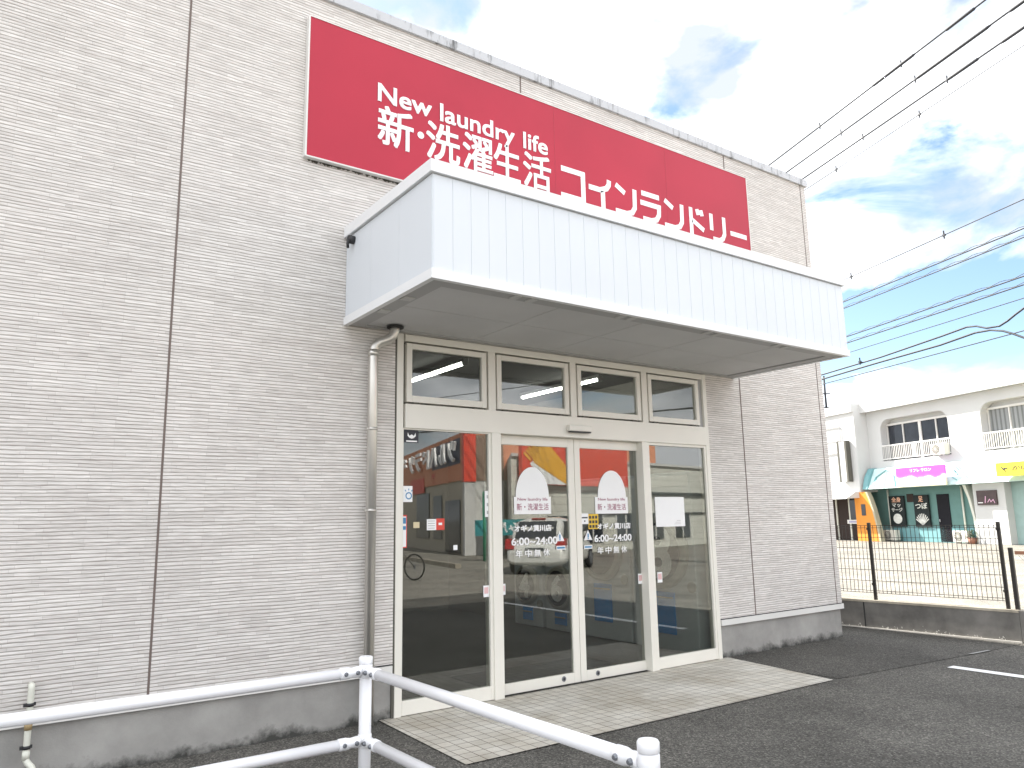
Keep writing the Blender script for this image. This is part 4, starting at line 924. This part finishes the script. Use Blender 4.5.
# store wall: near end (19.0,-25.5) to far end (21.0,-38): read from the lot, the near end is on the left or right as geometry gives it
A_ = Vector((17.43, -22.8, 0)); dd = Vector((math.sin(R(15.7)), -math.cos(R(15.7)), 0)); L_ = 16.0; B_ = A_ + dd*L_
ds = oriented('drugstore', 'orange walled store with big white katakana lettering across the lot', 'building', (A_.x, A_.y), (B_.x, B_.y))
FP = lambda o_: [(0, o_), (L_, o_), (L_, 12), (4, 12), (0, 1.9)]
k = MB(); k.prism(FP(0), 'z', 3.25, 5.35); k.build('orange_wall', M['dorange'], ds)
k = MB(); k.prism(FP(.08), 'z', 0, 3.25); k.build('lower_wall', M['beige'], ds)
k = MB(); k.box(-.35, -.004, -.03, .52, 3.15, 5.3); k.build('red_panel', M['brred'], ds)
k = MB()
for i in range(2):
    for j in range(4):
        pts = arc_pts(.14+.24*i, 3.55+.42*j, .09, 0, 360, 14)
        for p, q in zip(pts, pts[1:]): k.bar((-.352, p[0], p[1]), (-.352, q[0], q[1]), .02, .004)
k.build('panel_print', M['redprint'], ds)
k = MB(); k.box(-.3, -.004, .0, .5, 0, 3.15); k.build('entry_pier', M['swhite'], ds)
k = MB(); k.box(-.3, -.004, .52, 1.9, 3.2, 5.2); k.build('lattice_wall', M['lattice'], ds)
k = MB(); k.box(-.25, -.004, .52, 1.9, 0, 3.2); k.build('side_wall', M['sgrey'], ds)
for i, ch in enumerate('ツルハドラッグ'):
    k = MB(); text_into(k, ch, .5+i*1.75, .5+i*1.75+1.45, 4.1, 5.08, -.12, .1, .025); k.build('raised_letter', M['letter'], ds)
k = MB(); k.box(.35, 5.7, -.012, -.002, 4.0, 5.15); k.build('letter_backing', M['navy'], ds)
k = MB(); k.box(.6, 3.2, .03, .07, .05, 2.4); k.build('glass_door', M['wglass'], ds)
k = MB(); k.box(3.9, 5.6, .03, .07, .6, 2.7); k.build('window', M['wglass'], ds)
k = MB(); k.box(6.6, 9.6, .03, .07, .6, 2.9); k.build('window', M['wglass'], ds)
k = MB(); text_into(k, '薬', 5.0, 5.8, 3.35, 3.85, -.012, .01, .02); k.build('red_lettering', M['redprint'], ds)
k = MB(); k.box(7.5, 11, -.03, -.002, 2.95, 3.75); k.build('shop_notice', M['redprint'], ds)
# white building across the lot facing the laundry: its local x runs right to left as mirrored
wb = thing('white_shop', 'white sided shop opposite the entrance, under the red billboard', 'building', (17.4, -18.9, 0), R(167.5))
M['wsiding'] = banded_mat('white_lap_siding', (.62, .62, .56), (.36, .36, .32), 'Z', .3, .08)
k = MB(); k.prism([(-26, 0), (0, 0), (-8, 8), (-26, 8)], 'z', 0, 4.0); k.build('wall', M['wsiding'], wb)
k = MB(); k.prism([(-26.1, -.12), (.1, -.12), (-8.1, 8.1), (-26.1, 8.1)], 'z', 4.0, 4.12); k.build('eave', M['swhite'], wb)
k = MB(); k.box(-26, -9.2, -.16, 0, 2.55, 2.68); k.build('gutter', M['dark'], wb)
k = MB(); k.box(-26, -4, -.10, 0, 1.62, 1.68); k.build('ledge', M['dark'], wb)
for x in (-3.6, -6.0, -8.6, -11, -13.6, -17, -20):
    k = MB(); k.box(x, x+1.5, -.05, 0, .42, 1.6); o = k.build('window', M['wglass'], wb)
    q = MB(); q.box(x-.06, x, -.08, 0, .4, 1.62); q.box(x+1.5, x+1.56, -.08, 0, .4, 1.62); q.box(x+.7, x+.78, -.08, -.05, .42, 1.6); q.build('window_frame', M['flash'], o)
bb = thing('billboard', 'huge red billboard with yellow and white diagonal brush bands on the white shop', 'sign', (17.4, -18.9, 0), R(167.5))
k = MB(); k.box(-7.75, -.28, -.35, -.17, 2.88, 5.3); k.build('panel', M['brred'], bb)
k = MB(); k.prism([(-.75, 3.7), (-1.0, 3.5), (-.9, 3.3), (-1.2, 3.2), (-1.15, 2.9), (-3.55, 2.9), (-3.55, 3.3), (-3.05, 2.95), (-1.6, 3.95), (-1.1, 3.95)], 'y', -.362, -.352); k.build('white_band', M['letter'], bb)
k = MB(); k.prism([(-1.0, 3.75), (-3.05, 2.93), (-3.55, 3.35), (-1.9, 4.6), (-1.5, 4.7), (-.7, 4.25)], 'y', -.376, -.364)
for i in range(7): x, z = -.62-.15*i, 4.0+.11*i; k.prism([(x+.28, z+.10), (x+.2, z+.19), (x-.2, z-.1), (x-.15, z-.2)], 'y', -.376, -.364)
k.build('yellow_band', mat('billboard_yellow', (.80, .40, .02), .5), bb)
k = MB(); k.box(-7.6, -.4, -.165, -.13, 3.0, 3.1); k.box(-7.6, -.4, -.165, -.13, 3.85, 3.95); k.build('support', M['bolt'], bb)
# green banner pole
o = thing('banner_pole', 'green pole with teal banner at the far side of the lot', 'pole', (15.63, -18.3, 0), R(180+30))
k = MB(); k.tube([(0, 0, 0), (0, 0, 2.55)], .06, 12); k.build('pole', mat('green_paint', (.02, .25, .14), .5), o)
k = MB(); k.box(-3.4, .35, -.03, .0, .92, 1.5); q = k.build('banner', mat('teal_banner', (.02, .25, .27), .6), o)
k = MB(); text_into(k, 'さすみ屋', -2.6, -.4, 1.02, 1.4, -.032, .004, .02); k.build('lettering', M['letter'], q)
k = MB(); k.bar((-3.35, .02, -.0), (-3.35, .02, 1.4), .04, .04); k.build('end_post', M['bolt'], o)
# far pavement kerb and planter strip by the store
k = MB(); k.box(-2, 22, 0, .18, -.02, .13); o = k.build('kerb', M['cap_con']); struct(o); o.location = (13.2, -17.6, 0); o.rotation_euler = (0, 0, R(-78))
# parked car, seen from behind in the glass
car = thing('parked_car', 'silver hatchback with red tail lamps parked across the lot', 'car', (12.75, -11.2, 0), R(-37))
M['carp'] = mat('silver_car_paint', (.74, .74, .70), .3, metal=.1, var=.01, coat=.6); M['tail'] = mat('red_tail_lamp', (.42, .012, .012), .15, coat=.5); M['tyre'] = mat('tyre_rubber', (.02, .02, .02), .85)
def loft(mb, stations, prof_n=14):
    rings = []
    for x, hw, zb, zt, rd in stations:
        ring = []
        for i in range(prof_n*2):
            t = 2*math.pi*(i+.5)/(prof_n*2); c, s = math.cos(t), math.sin(t); e = .38
            ring.append(mb.bm.verts.new((x, hw*math.copysign(abs(c)**e, c)*(1-.10*max(0, s)), (zb+zt)/2+(zt-zb)/2*math.copysign(abs(s)**e, s))))
        rings.append(ring)
    n = len(rings[0])
    for a, b in zip(rings, rings[1:]):
        for i in range(n): mb.bm.faces.new((a[i], a[(i+1)%n], b[(i+1)%n], b[i])).smooth = True
    mb.bm.faces.new(rings[0]); mb.bm.faces.new(rings[-1][::-1])
# local +x is forward, rear bumper at x=0
k = MB(); loft(k, [(0, .74, .34, .62, 0), (.06, .82, .28, .74, 0), (.18, .85, .24, .98, 0), (.4, .86, .22, 1.02, 0), (1.4, .87, .2, .98, 0), (2.7, .87, .2, .95, 0), (3.5, .85, .22, .86, 0), (3.95, .78, .26, .74, 0), (4.12, .66, .32, .6, 0)]); body = k.build('body', M['carp'], car)
k = MB(); loft(k, [(.14, .70, .9, 1.0, 0), (.3, .72, .9, 1.28, 0), (.55, .70, .9, 1.5, 0), (1.2, .69, .9, 1.56, 0), (2.0, .69, .9, 1.52, 0), (2.5, .70, .9, 1.32, 0), (3.1, .72, .9, .98, 0)]); k.build('cabin', M['carp'], car)
k = MB(); k.prism([(.62, 1.0), (2.75, 1.0), (2.3, 1.36), (1.9, 1.44), (.75, 1.44)], 'y', -.735, .735); k.build('side_windows', M['wglass'], car)
k = MB(); A = [(.115, -.60, .99), (.115, .60, .99), (.42, .55, 1.45), (.42, -.55, 1.45)]; Bq = [(p[0]+.12, p[1], p[2]) for p in A]
va = [k.bm.verts.new(p) for p in A]; vb = [k.bm.verts.new(p) for p in Bq]; k.bm.faces.new(va); k.bm.faces.new(vb[::-1])
for i in range(4): k.bm.faces.new((va[i], vb[i], vb[(i+1)%4], va[(i+1)%4]))
k.build('rear_window', M['wglass'], car)
for s in (-1, 1):
    k = MB(); k.prism([(.02, .70), (.10, .68), (.30, .82), (.36, .97), (.12, .98)], 'y', s*.60, s*.868); k.build('tail_lamp', M['tail'], car)
    for x in (.75, 3.3):
        k = MB(); k.tube([(x, s*.66, .31), (x, s*.87, .31)], .31, 24); wh = k.build('wheel', M['tyre'], car)
        k = MB(); k.tube([(x, s*.86, .31), (x, s*.882, .31)], .2, 20); k.build('rim', M['bolt'], wh)
    k = MB(); k.box(2.35, 2.5, s*.86 if s > 0 else -1.02, s*1.02 if s > 0 else -.86, .98, 1.12, .03); k.build('mirror', M['carp'], car)
k = MB(); k.box(-.03, .03, -.17, .17, .50, .66); o = k.build('number_plate', M['paper'], car)
k = MB(); k.box(-.012, .02, -.26, .26, .66, .73); k.build('plate_recess', M['black'], car)
k = MB(); k.box(.5, .56, -.2, .2, 1.5, 1.535); k.build('brake_light', M['tail'], car)
# bicycle in the lot (its wheel shows in the left window)
bi = thing('bicycle', 'black city bicycle with a lilac basket standing in the lot', 'bicycle', (9.05, -13.2, 0), R(65))
for x in (0, 1.08):
    k = MB(); k.tube([(x+.32*math.cos(R(a)), 0, .34+.32*math.sin(R(a))) for a in range(0, 361, 15)], .022, 8, cap=False); wh = k.build('wheel', M['tyre'], bi)
    k = MB()
    for a in range(0, 180, 15): k.bar((x-.31*math.cos(R(a)), 0, .34-.31*math.sin(R(a))), (x+.31*math.cos(R(a)), 0, .34+.31*math.sin(R(a))), .004, .004)
    k.build('spokes', M['bolt'], wh)
k = MB(); k.tube([(0, 0, .34), (.12, 0, .85), (.16, 0, 1.02)], .016, 8); k.tube([(.13, 0, .8), (.5, 0, .34), (.66, 0, .85)], .016, 8); k.tube([(.5, 0, .34), (1.08, 0, .34), (.64, 0, .75)], .014, 8); k.build('frame', M['black'], bi)
k = MB(); k.tube([(.16, -.26, 1.04), (.12, -.1, 1.02), (.12, .1, 1.02), (.16, .26, 1.04)], .014, 8); k.build('handlebar', M['bolt'], bi)
k = MB(); k.box(.55, .8, -.07, .07, .86, .93, .02); k.build('saddle', M['black'], bi)
k = MB(); k.box(-.32, .02, -.17, .17, .72, .98, .02); k.build('basket', M['lilac'], bi)
